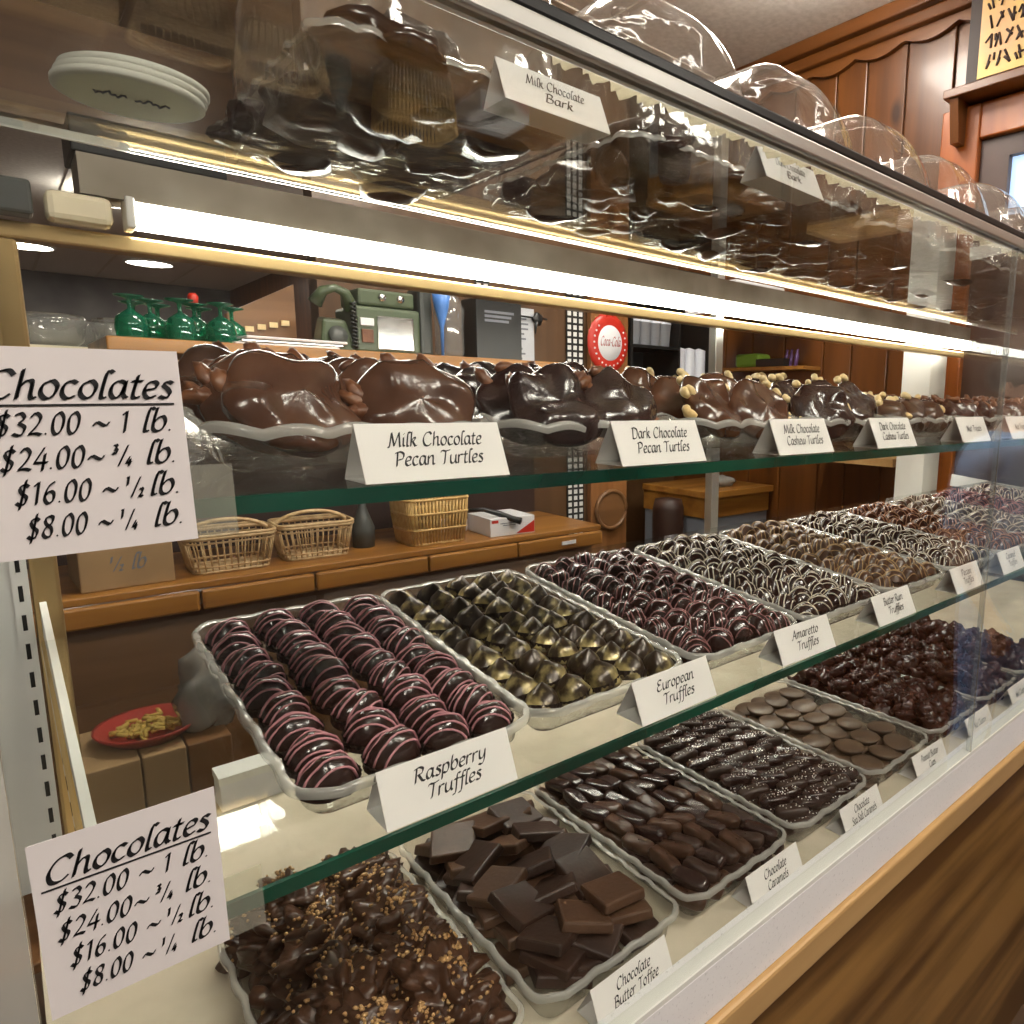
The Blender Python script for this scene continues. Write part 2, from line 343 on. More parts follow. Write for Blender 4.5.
def tube_fn(u, v):
    a = math.pi*2*u; c = (.016*math.cos(a), .0135*math.sin(a))
    return (2.07*v, c[0], .0145+c[1])
MB().grid(tube_fn, 14, 2, cu=True).build('diffuser', 'tube', e)
MB().box(2.07, 2.11, -.016, .016, 0, .030).build('end_cap', 'whitepaint', e, bevel=.004); e.scale = (1.12,)*3
MB().box(-.008, 0, -.017, .017, 0, .031).build('end_cap', 'whitepaint', e, bevel=.002)
o = MB().box(-.026, .026, -.015, .015, 0, .028).build('ballast_box', 'cream', None, (.093, 1.047, .186), bevel=.006); o.scale = (1.12,)*3
tag(o, 'small cream ballast box at the left end of the strip light', 'ballast')
o = MB().box(-.03, .03, -.015, .015, 0, .032).build('switch_box', 'darkgrey', None, (.020, 1.047, .187), bevel=.003); o.scale = (1.12,)*3
tag(o, 'dark grey box left of the cream ballast box on the rail', 'switch box')
# aluminium upright behind the case with an arm at its top, and the white column
e = empty('shelf_upright', (1.282, 1.146, -1.35), 'aluminium shelf upright standing behind the middle of the case', 'upright')
MB().box(-.013, .013, -.012, .012, 0, .627+H).build('post', 'alu', e, bevel=.002)
MB().box(-.004, .004, .012, .5, .60+H, .627+H).build('bracket_arm', 'alu', e)
o = MB().box(-.062, .062, -.045, .062, 0, .56+H).build('white_column', 'whitepaint', None, (2.475, 1.187, -1.35), bevel=.003)
tag(o, 'white painted square column behind the right end of the strip light', 'column')

T = .1; TA = math.atan(T)
def shelf(name, z0, depth, label, x1=X1):
    """tilted glass shelf; z0 is the top surface at y=.42"""
    o = MB()
    L = depth; w = x1-.012
    o.box(0, w, .003, L, -.010, 0, 0)
    o.box(0, w, 0, .003, -.010, 0, 1); 
    r = o.build(name, ['shelf', 'edge'], None, (.012, .42, z0), (TA, 0, 0))
    tag(r, label, 'shelf')
    return r
ZM, ZL = -.054, -.286
shelf('glass_shelf', ZM, .36, 'upper green-edged glass shelf carrying the turtles')
shelf('glass_shelf', ZL, .46, 'lower green-edged glass shelf carrying the truffle trays')
brs = MB()
def bracket(x, z0, L, label):
    b = MB(); b.add([(-.003,0,0),(.003,0,0),(-.003,L,0),(.003,L,0),(-.003,0,-.012),(.003,0,-.012),(-.003,L,-.04),(.003,L,-.04)], [(0,1,3,2),(4,6,7,5),(0,4,5,1),(2,3,7,6),(0,2,6,4),(1,5,7,3)], 0, False)
    o = b.build('shelf_bracket', 'whitepaint', None, (x, .45, z0+.003-.0085), (TA, 0, 0)); tag(o, label, 'bracket', 'shelf brackets')
for x, s in ((.02, 'left end'), (2.38, 'right end')):
    bracket(x, ZM, .575, 'white bracket under the %s of the upper glass shelf' % s); bracket(x, ZL, .575, 'white bracket under the %s of the lower glass shelf' % s)

# ------------------------------------------------------------------ lettering drawn with a broad nib
G = {}
def gl(ch, adv, *st): G[ch] = (adv, st)
gl('a', 5.4, 's 4.2,4.4 2.6,5.1 .9,3.8 .6,1.4 1.7,0 3.2,1.2 4.2,4.2', 'l 4.3,5 3.9,1 4.5,0 5.2,.6')
gl('b', 5.2, 's 1.6,8 1,5 .7,1.2 2,0 3.8,1 4.5,3.2 3.6,5 2.2,4.6 1,3')
gl('c', 4.4, 's 4,4.3 2.6,5 1,3.8 .6,1.5 1.8,0 3.8,.8')
gl('d', 5.4, 's 4.2,4.4 2.6,5.1 .9,3.8 .6,1.4 1.7,0 3.2,1.2 4.2,4.2', 'l 4.9,8 4.2,1 4.6,0 5.2,.6')
gl('e', 4.5, 's .9,2.4 3.4,3 3.9,4.3 2.6,5 1,3.8 .6,1.5 1.8,0 3.9,.8')
gl('f', 3.6, 's 4.6,7.6 3.4,8 2.5,6.5 1.7,0 1,-2.4 -.4,-2.6', 'l .6,5 3.8,5')
gl('g', 5.2, 's 4.2,4.4 2.6,5.1 .9,3.8 .6,1.4 1.7,0 3.2,1.2 4.2,4.2', 's 4.4,5 3.6,-1 2.2,-2.8 0,-2')
gl('h', 5.4, 'l 1.6,8 .6,0', 's 1,3 2.6,4.9 3.9,4.6 3.7,1 4.2,0 5.1,.6')
gl('i', 2.5, 'l 1.2,5 .8,1 1.3,0 2.1,.6', 'l 1.5,7 1.7,6.8')
gl('k', 5, 'l 1.6,8 .6,0', 's 1,2.6 3,4.9 3.8,4.2 2.6,3 1.3,2.6', 'l 2,2.6 3.6,0 4.7,.5')
gl('l', 2.6, 's 3.4,7.4 2.3,8 1.6,6.6 .8,1 1.3,0 2.2,.5')
gl('m', 8, 'l .9,5 .4,0', 's .8,3 2.2,4.9 3.4,4.5 3,0', 's 3.5,3 4.9,4.9 6.3,4.6 6,1 6.5,0 7.4,.6')
gl('n', 5.4, 'l .9,5 .4,0', 's .8,3 2.6,4.9 3.9,4.6 3.7,1 4.2,0 5.1,.6')
gl('o', 5, 's 2.8,5 1,3.8 .6,1.5 2,0 3.7,1 4.4,3.4 3.3,5 2.4,4.9')
gl('p', 5.2, 'l 1.1,5 .1,-2.8', 's .8,3.4 2.6,5 4.1,4.4 4.2,2 2.8,0 .9,.6')
gl('r', 4, 'l .9,5 .5,0', 's .8,3 2.2,4.9 3.8,4.7')
gl('s', 4, 's 3.6,4.4 2.3,5 1.1,4 2.6,2.6 3.2,1.2 2,0 .3,.6')
gl('t', 3.4, 's 2,6.8 1,1.2 1.6,0 2.9,.6', 'l .4,5 3.2,5')
gl('u', 5.4, 's .9,5 .6,1.2 1.8,0 3.4,1.2 4.2,3.4', 'l 4.4,5 4,1 4.5,0 5.2,.6')
gl('w', 7.4, 's .8,5 .9,1 2,0 3.6,2 3.9,5', 's 3.8,3 4,.8 5,0 6.7,2 6.8,4.9')
gl('y', 5.2, 's .9,5 .8,1.2 2,.2 3.4,1.4 4.2,3.4', 's 4.5,5 3.8,-.6 2.2,-2.8 .2,-2.2')
gl('A', 7.4, 's .2,.3 1.2,0 4.8,7.8', 'l 4.8,7.8 6,0 6.8,.3', 'l 2,2.8 5.6,2.8')
gl('B', 6.6, 'l 1.8,7.6 1,0', 's .4,7 3,7.8 5.2,6.8 4.4,4.6 2.2,4', 's 2.4,4 5.4,3.2 5.2,.8 2.6,-.1 .8,.2')
gl('C', 7, 's 6.6,6.4 5.2,7.8 2.6,6.8 .9,3.6 1.8,.5 4.2,0 6.2,1.4')
gl('D', 7.2, 'l 1.8,7.6 1,0', 's .2,7.2 3,7.8 6.2,6.4 6.2,2.4 3.6,-.1 .6,.1')
gl('E', 6, 's 5.4,7 3.6,7.8 1.6,6.4 2.2,4.6 4,4.2', 's 3,4.2 .9,3 .8,.8 2.6,-.1 5.2,1')
gl('M', 9, 's .2,.2 1,.2 2.6,7.8', 'l 2.6,7.8 4,.4 7.4,7.8 7.6,0 8.4,.3')
gl('N', 7.6, 's .2,.2 1,.2 2.2,7.6', 'l 2.2,7.6 5.6,0 6.8,7.8')
gl('P', 6, 'l 1.8,7.6 1,0', 's .3,7 3,7.8 5.4,6.6 4.8,4 2.2,3.4')
gl('R', 7, 'l 1.8,7.6 1,0', 's .3,7 3,7.8 5.4,6.6 4.6,4.4 2.2,3.9', 'l 2.8,3.9 5,.4 6.6,0')
gl('S', 5.6, 's 5.2,6.6 3.8,7.8 1.8,6.8 2.4,4.6 4.4,3 4,.6 2,0 .4,1')
gl('T', 6.4, 's .6,6.6 1.6,7.6 4,7.2 7,7.9', 'l 4,7.3 2.8,.3 2,0')
gl('L', 5, 's 2.6,7.6 1.5,2 .8,.2 2.6,.5 5,0')
gl('0', 5.2, 's 2.9,7 1.2,5.4 .8,1.8 2,0 3.8,1.6 4.4,5 3.4,6.9 2.6,7')
gl('1', 4, 'l 1,5.8 2.6,7', 'l 2.6,7 2,0')
gl('2', 5.2, 's 1,5.6 2.6,7 4.2,5.4 3,2.8 .6,.2', 's .6,.2 2.6,.5 4.6,0')
gl('3', 5, 's 1,6.2 2.8,7 4,5.4 2.2,3.8', 's 2.2,3.8 4.3,2.4 3,0 .5,.5')
gl('4', 5.2, 'l 3.6,7 .5,2.2 4.8,2.2', 'l 3.9,5 3.2,-.4')
gl('6', 5.2, 's 4.2,7 2,5.4 .8,2 2,0 3.8,1 3.9,3.2 2.4,3.9 1,2.4')
gl('8', 5.2, 's 3,7 1.4,6 1.8,4.4 3.6,3 3.8,1 2.2,0 .7,1.2 1.6,3.2 3.8,4.6 4.2,6.4 2.9,7')
gl('$', 5.2, 's 4.4,5.8 3,6.6 1.4,5.6 2.2,3.8 3.8,2.4 3.2,.6 1.8,.1 .4,.9', 'l 3.5,8 1.6,-1.3')
gl('.', 2.2, 'l .6,.1 1.1,.5'); gl('~', 7, 's .8,2.4 2.2,3.6 4,2.8 5.4,2.4 6.6,3.6'); gl('/', 3.4, 'l 3.6,7.4 .2,-.2'); gl('-', 4, 'l .8,2.6 3.4,2.9'); gl(' ', 3.2)
def catmull(P, k=5):
    out = []
    for i in range(len(P)-1):
        p0 = P[max(i-1, 0)]; p1 = P[i]; p2 = P[i+1]; p3 = P[min(i+2, len(P)-1)]
        for j in range(k):
            t = j/k
            out.append(tuple(.5*(2*p1[a]+(p2[a]-p0[a])*t+(2*p0[a]-5*p1[a]+4*p2[a]-p3[a])*t*t+(3*p1[a]-p0[a]-3*p2[a]+p3[a])*t**3) for a in (0, 1)))
    return out+[P[-1]]
def tokens(s):
    """single letters, with {34} for a small fraction such as three quarters"""
    i = 0; out = []
    while i < len(s):
        if s[i] == '{': out.append(s[i:i+4]); i += 4
        else: out.append(s[i]); i += 1
    return out
def adv(t): return 7.5 if t[0] == '{' else G[t][0]
def text(mb, s, x, y, size, to3, width=None, align='l', nib=1.0, slant=.22, bold=1.3):
    """size is the height of one unit; to3 maps (x, y) on the sheet into the local frame"""
    tk = tokens(s); W = sum(adv(t) for t in tk)*size
    sx = size*(width/W if width else 1)
    W = W*sx/size
    cx = x - (W/2 if align == 'c' else W if align == 'r' else 0)
    nx, ny = .50*nib*bold, .34*nib*bold
    def strokes(ch, ox, oy, k):
        for st in G[ch][1]:
            kind, body = st[0], st[2:]
            P = [tuple(float(q) for q in p.split(',')) for p in body.split()]
            if kind == 's' and len(P) > 2: P = catmull(P)
            P = [(ox+(px+slant*py)*k, oy+py*k) for px, py in P]
            for a, b in zip(P, P[1:]):
                for qx, qy in ((nx, ny), (-.12*bold, .16*bold)):
                    vs = [(a[0]-qx, a[1]-qy), (a[0]+qx, a[1]+qy), (b[0]+qx, b[1]+qy), (b[0]-qx, b[1]-qy)]
                    mb.add([to3(cx+v[0]*sx, y+v[1]*size) for v in vs], [(0, 1, 2, 3)], 0, False)
    ox = 0
    for t in tk:
        if t[0] == '{':
            strokes(t[1], ox, 4, .42); strokes('/', ox+1.6, 0, .9); strokes(t[2], ox+4.3, -.2, .42)
        else: strokes(t, ox, 0, 1)
        ox += adv(t)
    return W

# ------------------------------------------------------------------ tent cards
CARDS = {}
def tent_card(x, y, z, lines, label, group, wd=.1, rz=0, size=.00122, tilt=0):
    dy, dz = .016, .036
    b = MB(); t = .0004; w = wd/2
    b.add([(-w,0,0),(w,0,0),(w,dy,dz),(-w,dy,dz),(-w,dy+.020,0),(w,dy+.020,0)], [(0,1,2,3),(3,2,5,4),(0,4,5,1)], 0, False)
    b.add([(-w,.0012,.0002),(w,.0012,.0002),(w,dy,dz-.0012),(-w,dy,dz-.0012),(-w,dy+.0188,.0002),(w,dy+.0188,.0002)], [(3,2,1,0),(4,5,2,3),(1,5,4,0)], 0, False)
    o = b.build('tent_card', 'paper', None, (x, y, z), (tilt, 0, rz)); tag(o, label, 'sign card', group)
    Ls = math.hypot(dy, dz); uy, uz = dy/Ls, dz/Ls
    to3 = lambda a, h: (a, h*uy-.0004*uz/1, h*uz+.0004*uy*0)
    tm = MB(); n = len(lines)
    for i, (s, wdt) in enumerate(lines):
        hh = Ls*(.60 - i*.33) if n == 2 else Ls*(.72-i*.24) if n == 3 else Ls*.42
        text(tm, s, .001, hh, size, to3, width=wdt, align='c')
    tm.build('lettering', 'ink', o)
    return o
tent_card(.212, .423, ZL+.0012, [('Raspberry', .056), ('Truffles', .042)], 'white tent card reading Raspberry Truffles', 'tent cards on the lower shelf')
tent_card(.440, .423, ZL+.0012, [('European', .050), ('Truffles', .042)], 'white tent card reading European Truffles', 'tent cards on the lower shelf', rz=.02)
tent_card(.650, .423, ZL+.0012, [('Amaretto', .050), ('Truffles', .040)], 'white tent card reading Amaretto Truffles', 'tent cards on the lower shelf', rz=-.03)
tent_card(.856, .423, ZL+.0012, [('Butter Rum', .052), ('Truffles', .040)], 'white tent card reading Butter Rum Truffles', 'tent cards on the lower shelf')
tent_card(1.090, .423, ZL+.0012, [('Pecan', .036), ('Truffles', .036)], 'white tent card right of the Butter Rum card, blurry wording above Truffles', 'tent cards on the lower shelf')
tent_card(1.276, .423, ZL+.0012, [('Caramel', .042), ('Truffles', .036)], 'white tent card at the right edge of the photo on the lower shelf', 'tent cards on the lower shelf')
tent_card(.210, .423, ZM+.0012, [('Milk Chocolate', .066), ('Pecan Turtles', .062)], 'white tent card reading Milk Chocolate Pecan Turtles', 'tent cards on the upper shelf')
tent_card(.415, .423, ZM+.0012, [('Dark Chocolate', .066), ('Pecan Turtles', .062)], 'white tent card reading Dark Chocolate Pecan Turtles', 'tent cards on the upper shelf')
tent_card(.625, .423, ZM+.0012, [('Milk Chocolate', .066), ('Cashew Turtles', .066)], 'white tent card reading Milk Chocolate Cashew Turtles', 'tent cards on the upper shelf')
tent_card(.822, .423, ZM+.0012, [('Dark Chocolate', .066), ('Cashew Turtles', .066)], 'white tent card reading Dark Chocolate Cashew Turtles', 'tent cards on the upper shelf')
tent_card(1.065, .423, ZM+.0012, [('Nut Treats', .052)], 'white tent card with one line of writing on the upper shelf', 'tent cards on the upper shelf')
tent_card(1.255, .423, ZM+.0012, [('Nut Treats', .05)], 'white tent card cut by the right edge of the photo on the upper shelf', 'tent cards on the upper shelf')
ZD = -.585
tent_card(.404, .437, ZD+.001, [('Chocolate', .046), ('Butter Toffee', .060)], 'white tent card reading Chocolate Butter Toffee', 'tent cards on the deck', rz=.03)
tent_card(.634, .437, ZD+.001, [('Chocolate', .044), ('Caramels', .040)], 'white tent card reading Chocolate Caramels', 'tent cards on the deck')
tent_card(.835, .437, ZD+.001, [('Chocolate', .040), ('Sea Salt Caramels', .064)], 'white tent card reading Chocolate Sea Salt Caramels', 'tent cards on the deck')
tent_card(1.045, .437, ZD+.001, [('Peanut Butter', .056), ('Cups', .02)], 'white tent card reading Peanut Butter Cups in front of the flat discs', 'tent cards on the deck', rz=-.03)
tent_card(1.240, .437, ZD+.001, [('Nut Clusters', .05)], 'white tent card second from the right edge on the deck', 'tent cards on the deck')
tent_card(1.44, .437, ZD+.001, [('Nut Clusters', .05)], 'white tent card at the right edge of the photo on the deck', 'tent cards on the deck')
ZT = .2405
tent_card(.382, .527, ZT, [('Milk Chocolate', .062), ('Bark', .03)], 'white tent card seen from below through the top glass, nearer one', 'tent cards on the case top', wd=.11)
tent_card(.69, .50, ZT, [('Dark Chocolate', .062), ('Bark', .03)], 'white tent card seen from below through the top glass, further one', 'tent cards on the case top', wd=.12, rz=.06)

# price sheets on the outside of the front glass
def price_sheet(loc, roll, label, sc_=1.0, wd=.074, hg=.091):
    o = MB().box(-wd/2, wd/2, -.0004, 0, -hg/2, hg/2).build('price_sheet', 'greypaper', None, loc, (0, roll, 0)); tag(o, label, 'price sign', 'price sheets on the front glass')
    to3 = lambda a, h: (a, -.0008, h)
    tm = MB(); s = .00138
    text(tm, 'Chocolates', 0, hg*.26, s*1.12, to3, width=.066, align='c')
    tm.box(-.034, .0335, -.0008, -.0007, hg*.225, hg*.235)
    for i, (a, b) in enumerate((('$32.00 ~ 1', 'lb.'), ('$24.00~ {34}', 'lb.'), ('$16.00 ~ {12}', 'lb.'), ('$8.00 ~ {14}', 'lb.'))):
        yy = hg*(.09-.165*i)
        left = -.031+(.003 if i == 2 else .0 if i < 3 else .005)
        text(tm, a, left, yy, s*.98, to3, width=.046 if i < 3 else .040)
        text(tm, b, .032, yy, s*1.0, to3, width=.0125, align='r')
    tm.build('lettering', 'ink', o)
    b = MB().box(wd/2-.004, wd/2+.018, .0002, .0005, -hg/2, -hg*.1)
    b.build('clear_sleeve', 'rim2', o)
    return o
M_['rim2'] = clear('sleeve_film', (.95,.95,.9), haze=(.8,.8,.7), haze_f=.12, gain=1.5)
price_sheet((.0305, .4035, -.0265), -.02, 'grey price sheet listing chocolates at the upper left of the front glass')
price_sheet((.0285, .4035, -.2500), -.01, 'grey price sheet listing chocolates at the lower left, below the other sheet')

# ------------------------------------------------------------------ clear trays
def rrect(t, w, l, r):
    """point and outward normal on a rounded rectangle, t in 0..1, centred in x, y from 0"""
    a, b = w-2*r, l-2*r; c = math.pi*r/2; P = 2*a+2*b+4*c; s = t*P
    segs = [(a, 'l', (-w/2+r, 0), (1, 0)), (c, 'c', (w/2-r, r), -90), (b, 'l', (w/2, r), (0, 1)), (c, 'c', (w/2-r, l-r), 0),
            (a, 'l', (w/2-r, l), (-1, 0)), (c, 'c', (-w/2+r, l-r), 90), (b, 'l', (-w/2, l-r), (0, -1)), (c, 'c', (-w/2+r, r), 180)]
    for ln, k, p, d in segs:
        if s <= ln+1e-9:
            if k == 'l': return (p[0]+d[0]*s, p[1]+d[1]*s), (d[1], -d[0])
            g = math.radians(d+90*s/ln); return (p[0]+r*math.cos(g), p[1]+r*math.sin(g)), (math.cos(g), math.sin(g))
        s -= ln
    return (-w/2+r, 0), (0, -1)
def tray_mesh(w=.186, l=.335, h=.027, wave=19, amp=.0014, flange=.006):
    mb = MB(); N = 208
    lay = [(-.020, 0.0), (-.010, .0015), (-.006, .006), (-.004, h*.6), (-.001, h*.92), (0, h)]
    def ring(off, z, k):
        out = []
        for i in range(N):
            (px, py), (nx, ny) = rrect(i/N, w-.012, l-.012, .022)
            wv = math.sin(i/N*2*math.pi*wave)
            o = off + k*amp*.6*wv
            out.append((px+nx*o, py+.006+ny*o, z+k*amp*abs(wv)*.9))
        return out
    rings = [ring(o, z, min(1, z/h)) for o, z in lay]
    vs = [v for r in rings for v in r]
    fs = [(j*N+i, j*N+(i+1)%N, (j+1)*N+(i+1)%N, (j+1)*N+i) for j in range(len(rings)-1) for i in range(N)]
    mb.add(vs, fs, 0); mb.add(rings[0], [tuple(range(N))], 0, False)
    r2 = [ring(0, h, 1), ring(flange*.6, h+.0018, 1), ring(flange, h-.001, 1), ring(flange, h-.005, 1)]
    vs = [v for r in r2 for v in r]
    mb.add(vs, [(j*N+i, j*N+(i+1)%N, (j+1)*N+(i+1)%N, (j+1)*N+i) for j in range(3) for i in range(N)], 1)
    return mb
tray0 = {}
def tray(kind, loc, tilt, label, group, **kw):
    key = tuple(sorted(kw.items()))
    if key not in tray0:
        o = tray_mesh(**kw).build('candy_tray', ['plastic', 'rim'], None, loc, (tilt, 0, 0)); tray0[key] = o
        tag(o, label, 'tray', group); return o
    return dup(tray0[key], loc, (tilt, 0, 0), label, group)
def on_shelf(x0, y0, z0, x, s, n, tilt):
    """tray coordinates (x, s along the depth, n above the floor of the tray) to case coordinates"""
    c, q = math.cos(tilt), math.sin(tilt)
    return (x0+x, y0+s*c-n*q, z0+s*q+n*c)

# ------------------------------------------------------------------ confections
def truffle(name, rx, ry, h, body, driz, nl, r=.0009, seed=0, kind='arc', cup=True, label='', cat='truffle', group=None, tilt=0):
    mb = MB()
    def fn(u, v):
        t = 2*math.pi*u; ph = v*math.pi/2*.999
        d = Vector((math.cos(t)*math.cos(ph), math.sin(t)*math.cos(ph), math.sin(ph)))
        k = 1+.10*noise.noise(d*1.8+Vector((seed*5.1, 0, 0)))
        if kind == 'kiss':
            k *= 1+.07*math.sin(t*6+v*6)*math.cos(ph)**.5; z = h*(.86*math.sin(ph)+.15*max(0, v-.72)/.28)
            rr = math.cos(ph)**.95
            return (rx*rr*math.cos(t)*k, ry*rr*math.sin(t)*k, z)
        return (rx*d.x*k, ry*d.y*k, h*d.z*k)
    mb.grid(fn, 18, 9, cu=True)
    mb.add([fn(i/18, 0) for i in range(18)], [tuple(range(17, -1, -1))], 0, False)
    o = mb.build(name, body); tag(o, label, cat, group)
    if driz:
        rr = random.Random(seed); d = MB()
        ang = rr.uniform(-.35, .35)
        for k in range(nl):
            u = (k+.5)/nl*2-1; u = u*.82+rr.uniform(-.06, .06); pts = []; bow = rr.uniform(-.15, .15)
            for j in range(11):
                t = -1.25+2.5*j/10
                a = u+bow*math.cos(t)*.6; a = max(-.95, min(.95, a)); c = math.sqrt(1-a*a)
                p = Vector((c*math.sin(t), a, c*math.cos(t)))
                if kind == 'kiss': pass
                k2 = 1+.10*noise.noise(p*1.8+Vector((seed*5.1, 0, 0)))
                x, y = p.x*math.cos(ang)-p.y*math.sin(ang), p.x*math.sin(ang)+p.y*math.cos(ang)
                pts.append((x*rx*k2*1.01, y*ry*k2*1.01, p.z*h*k2*1.01))
            d.tube(pts, r, 4)
        d.build('drizzle', driz, o)
    if cup:
        c = MB(); n = 48
        prof = [(.86, -.001), (1.02, h*.32)]
        vs = []
        for q, z in prof:
            for i in range(n):
                k = q*(1+(.045 if i % 2 else 0)); a = 2*math.pi*i/n; vs.append((rx*k*math.cos(a), ry*k*math.sin(a), z))
        c.add(vs, [(i, (i+1) % n, n+(i+1) % n, n+i) for i in range(n)], 0, False)
        c.build('paper_cup', 'cup', o)
    return o
RW = ['front', 'second', 'third', 'fourth', 'fifth', 'sixth', 'seventh', 'eighth', 'ninth', 'back']
def place_words(i, j, cols, rows):
    r = 'front row' if j == 0 else 'back row' if j == rows-1 else RW[j]+' row'
    c = 'leftmost' if i == 0 else 'rightmost' if i == cols-1 else ('second', 'third', 'fourth', 'fifth', 'sixth')[i-1]+' from left'
    return r+', '+c
def fill(protos, x0, y0, z0, tilt, cols, rows, w, l, n0, label, group, first, rz=.4, jit=.002, lean=0, skip=None, mound=0, shallow=False, hexa=False, s0=0):
    """a regular tray filling; each piece is an object of its own"""
    k = 0
    for j in range(rows):
        for i in range(cols):
            if skip and skip(i, j): continue
            x = (-w/2 + w*(i+.5)/cols) + rnd(-jit, jit) + (w/cols*.25*(1 if j % 2 else -1) if hexa else 0); s = .012+s0+(l-.024)*(j+.5)/rows + rnd(-jit, jit)
            m = mound*(1-abs(2*(i+.5)/cols-1)**2)
            p = on_shelf(x0, y0, z0, x, s, n0+m+rnd(0, .001), tilt)
            rot = (tilt+rnd(-.1, .1)+lean, rnd(-.12, .12), rnd(-rz, rz))
            src = protos[random.randrange(len(protos))]; lb = label+', '+place_words(i, j, cols, rows)
            if src not in first:
                first.add(src); src.location = (p[0], p[1], p[2]+H); src.rotation_euler = rot; src['label'] = lb; src['group'] = group
            else:
                c = dup(src, p, rot, lb, group, shallow=shallow); s = rnd(.94, 1.06); c.scale = (s, s, s)
            k += 1
    return k
first = set()
TY = .446
trays_low = [
 # x, name, cols, rows, body, drizzle, lines, label
 (.207, 'raspberry_truffle', 4, 9, .0202, .0168, .0245, 'dark', 'pink', 4, 'arc', 'pink drizzled dark truffle, raspberry tray', 'raspberry truffles'),
 (.385, 'european_truffle', 5, 10, .0172, .0165, .025, 'gold', None, 0, 'kiss', 'gold dusted peaked truffle, European tray', 'European truffles'),
 (.578, 'amaretto_truffle', 5, 10, .0182, .0172, .024, 'dark', 'rose', 4, 'arc', 'rose drizzled dark truffle, amaretto tray', 'amaretto truffles'),
 (.772, 'butter_rum_truffle', 5, 10, .0182, .0172, .024, 'dark', 'white', 4, 'arc', 'white drizzled dark truffle, butter rum tray', 'butter rum truffles'),
 (.966, 'pecan_truffle', 5, 10, .0182, .0172, .024, 'mid', 'tan', 4, 'arc', 'tan drizzled brown truffle, fifth tray', 'tan drizzled truffles'),
 (1.160, 'caramel_truffle', 5, 10, .0182, .0172, .024, 'dark', 'white', 4, 'arc', 'thin white drizzled truffle, sixth tray', 'thin white drizzled truffles'),
 (1.354, 'orange_truffle', 5, 10, .0182, .0172, .024, 'cluster', 'orange', 4, 'arc', 'orange drizzled truffle, seventh tray', 'orange drizzled truffles'),
 (1.548, 'mocha_truffle', 5, 10, .0182, .0172, .024, 'mid', 'white', 4, 'arc', 'cream drizzled brown truffle, eighth tray', 'cream drizzled truffles'),
 (1.742, 'cherry_truffle', 5, 10, .0182, .0172, .024, 'cluster', 'red', 5, 'arc', 'red drizzled truffle, ninth tray', 'red drizzled truffles'),
 (1.936, 'walnut_truffle', 5, 10, .0182, .0172, .024, 'milk', 'white', 4, 'arc', 'tan drizzled milk truffle, tenth tray', 'milk chocolate truffles'),
]
ordn = ['first', 'second', 'third', 'fourth', 'fifth', 'sixth', 'seventh', 'eighth', 'ninth', 'tenth']
for q, (x, nm, cols, rows, rx, ry, h, body, driz, nl, kd, lab, grp) in enumerate(trays_low):
    zf = ZL + .0012 + (TY-.42)*T
    nl_ = lab.split(' in the ')[1] if ' in the ' in lab else ''
    tray(nm, (x, TY, zf), TA, 'clear scalloped tray of %s, %s from the left on the lower shelf' % (grp, ordn[q]), 'truffle trays on the lower shelf')
    pr = [truffle(nm, rx, ry, h, body, driz, nl, r=.0010 if q == 0 else .0008, seed=q*10+s, kind=kd, cup=q < 5, label=lab, group=grp) for s in range(4)]
    fill(pr, x, TY, zf, TA, cols, rows, .170, .332, .010, lab, grp, first, rz=.5 if q == 0 else 3.1, lean=.15 if q < 2 else 0, jit=.002, mound=.008)

# turtles: big flat chocolate discs standing on edge
def turtle(name, body, nut, seed, label, group, R=.043, th=.0125):
    mb = MB(); S = Vector((seed*3.7, seed*1.3, 0))
    def fn(u, v):
        t = 2*math.pi*u; ph = math.pi*(v-.5)*.999
        d = Vector((math.cos(ph)*math.cos(t), math.cos(ph)*math.sin(t), math.sin(ph)))
        edge = 1+.16*noise.noise(Vector((math.cos(t), math.sin(t), 0))*1.3+S)
        rr = (abs(math.cos(ph))**.6)*R*edge
        z = th*math.sin(ph)*(1.0-.15*math.cos(ph))
        fold = noise.noise(Vector((math.cos(t)*rr*34, math.sin(t)*rr*34, 0))+S)
        ridge = 1-abs(noise.noise(Vector((math.cos(t)*rr*24, math.sin(t)*rr*24, 4))+S))*4
        z += (.0085*fold + .0036*max(0, ridge))*(1 if math.sin(ph) > -.3 else .3)
        return (rr*math.cos(t), rr*math.sin(t)*.93, z)
    mb.grid(fn, 40, 24, cu=True)
    o = mb.build(name, body); tag(o, label, 'turtle', group)
    rr = random.Random(seed)
    for k in range(5 if nut == 'cashew' else 4):
        a = rr.uniform(-.4, math.pi+.4); q = MB(); c = Vector((math.cos(a)*R*.98, math.sin(a)*R*.9, rr.uniform(-.004, .006)))
        rot = Matrix.Rotation(rr.uniform(0, 3), 3, 'Z') @ Matrix.Rotation(rr.uniform(0, 1), 3, 'X')
        if nut == 'cashew':
            pts = [c + rot @ Vector((.0075*math.cos(s), .0075*math.sin(s), 0)) for s in [x*.45-.9 for x in range(6)]]
            q.tube(pts, .0045, 8, taper=[.6, .95, 1.05, 1, .85, .5])
        else:
            q.blob(c, (.011, .006, .0045), amp=.5, seed=seed+k, freq=3, rot=rot)
        q.build(nut, nut, o)
    return o
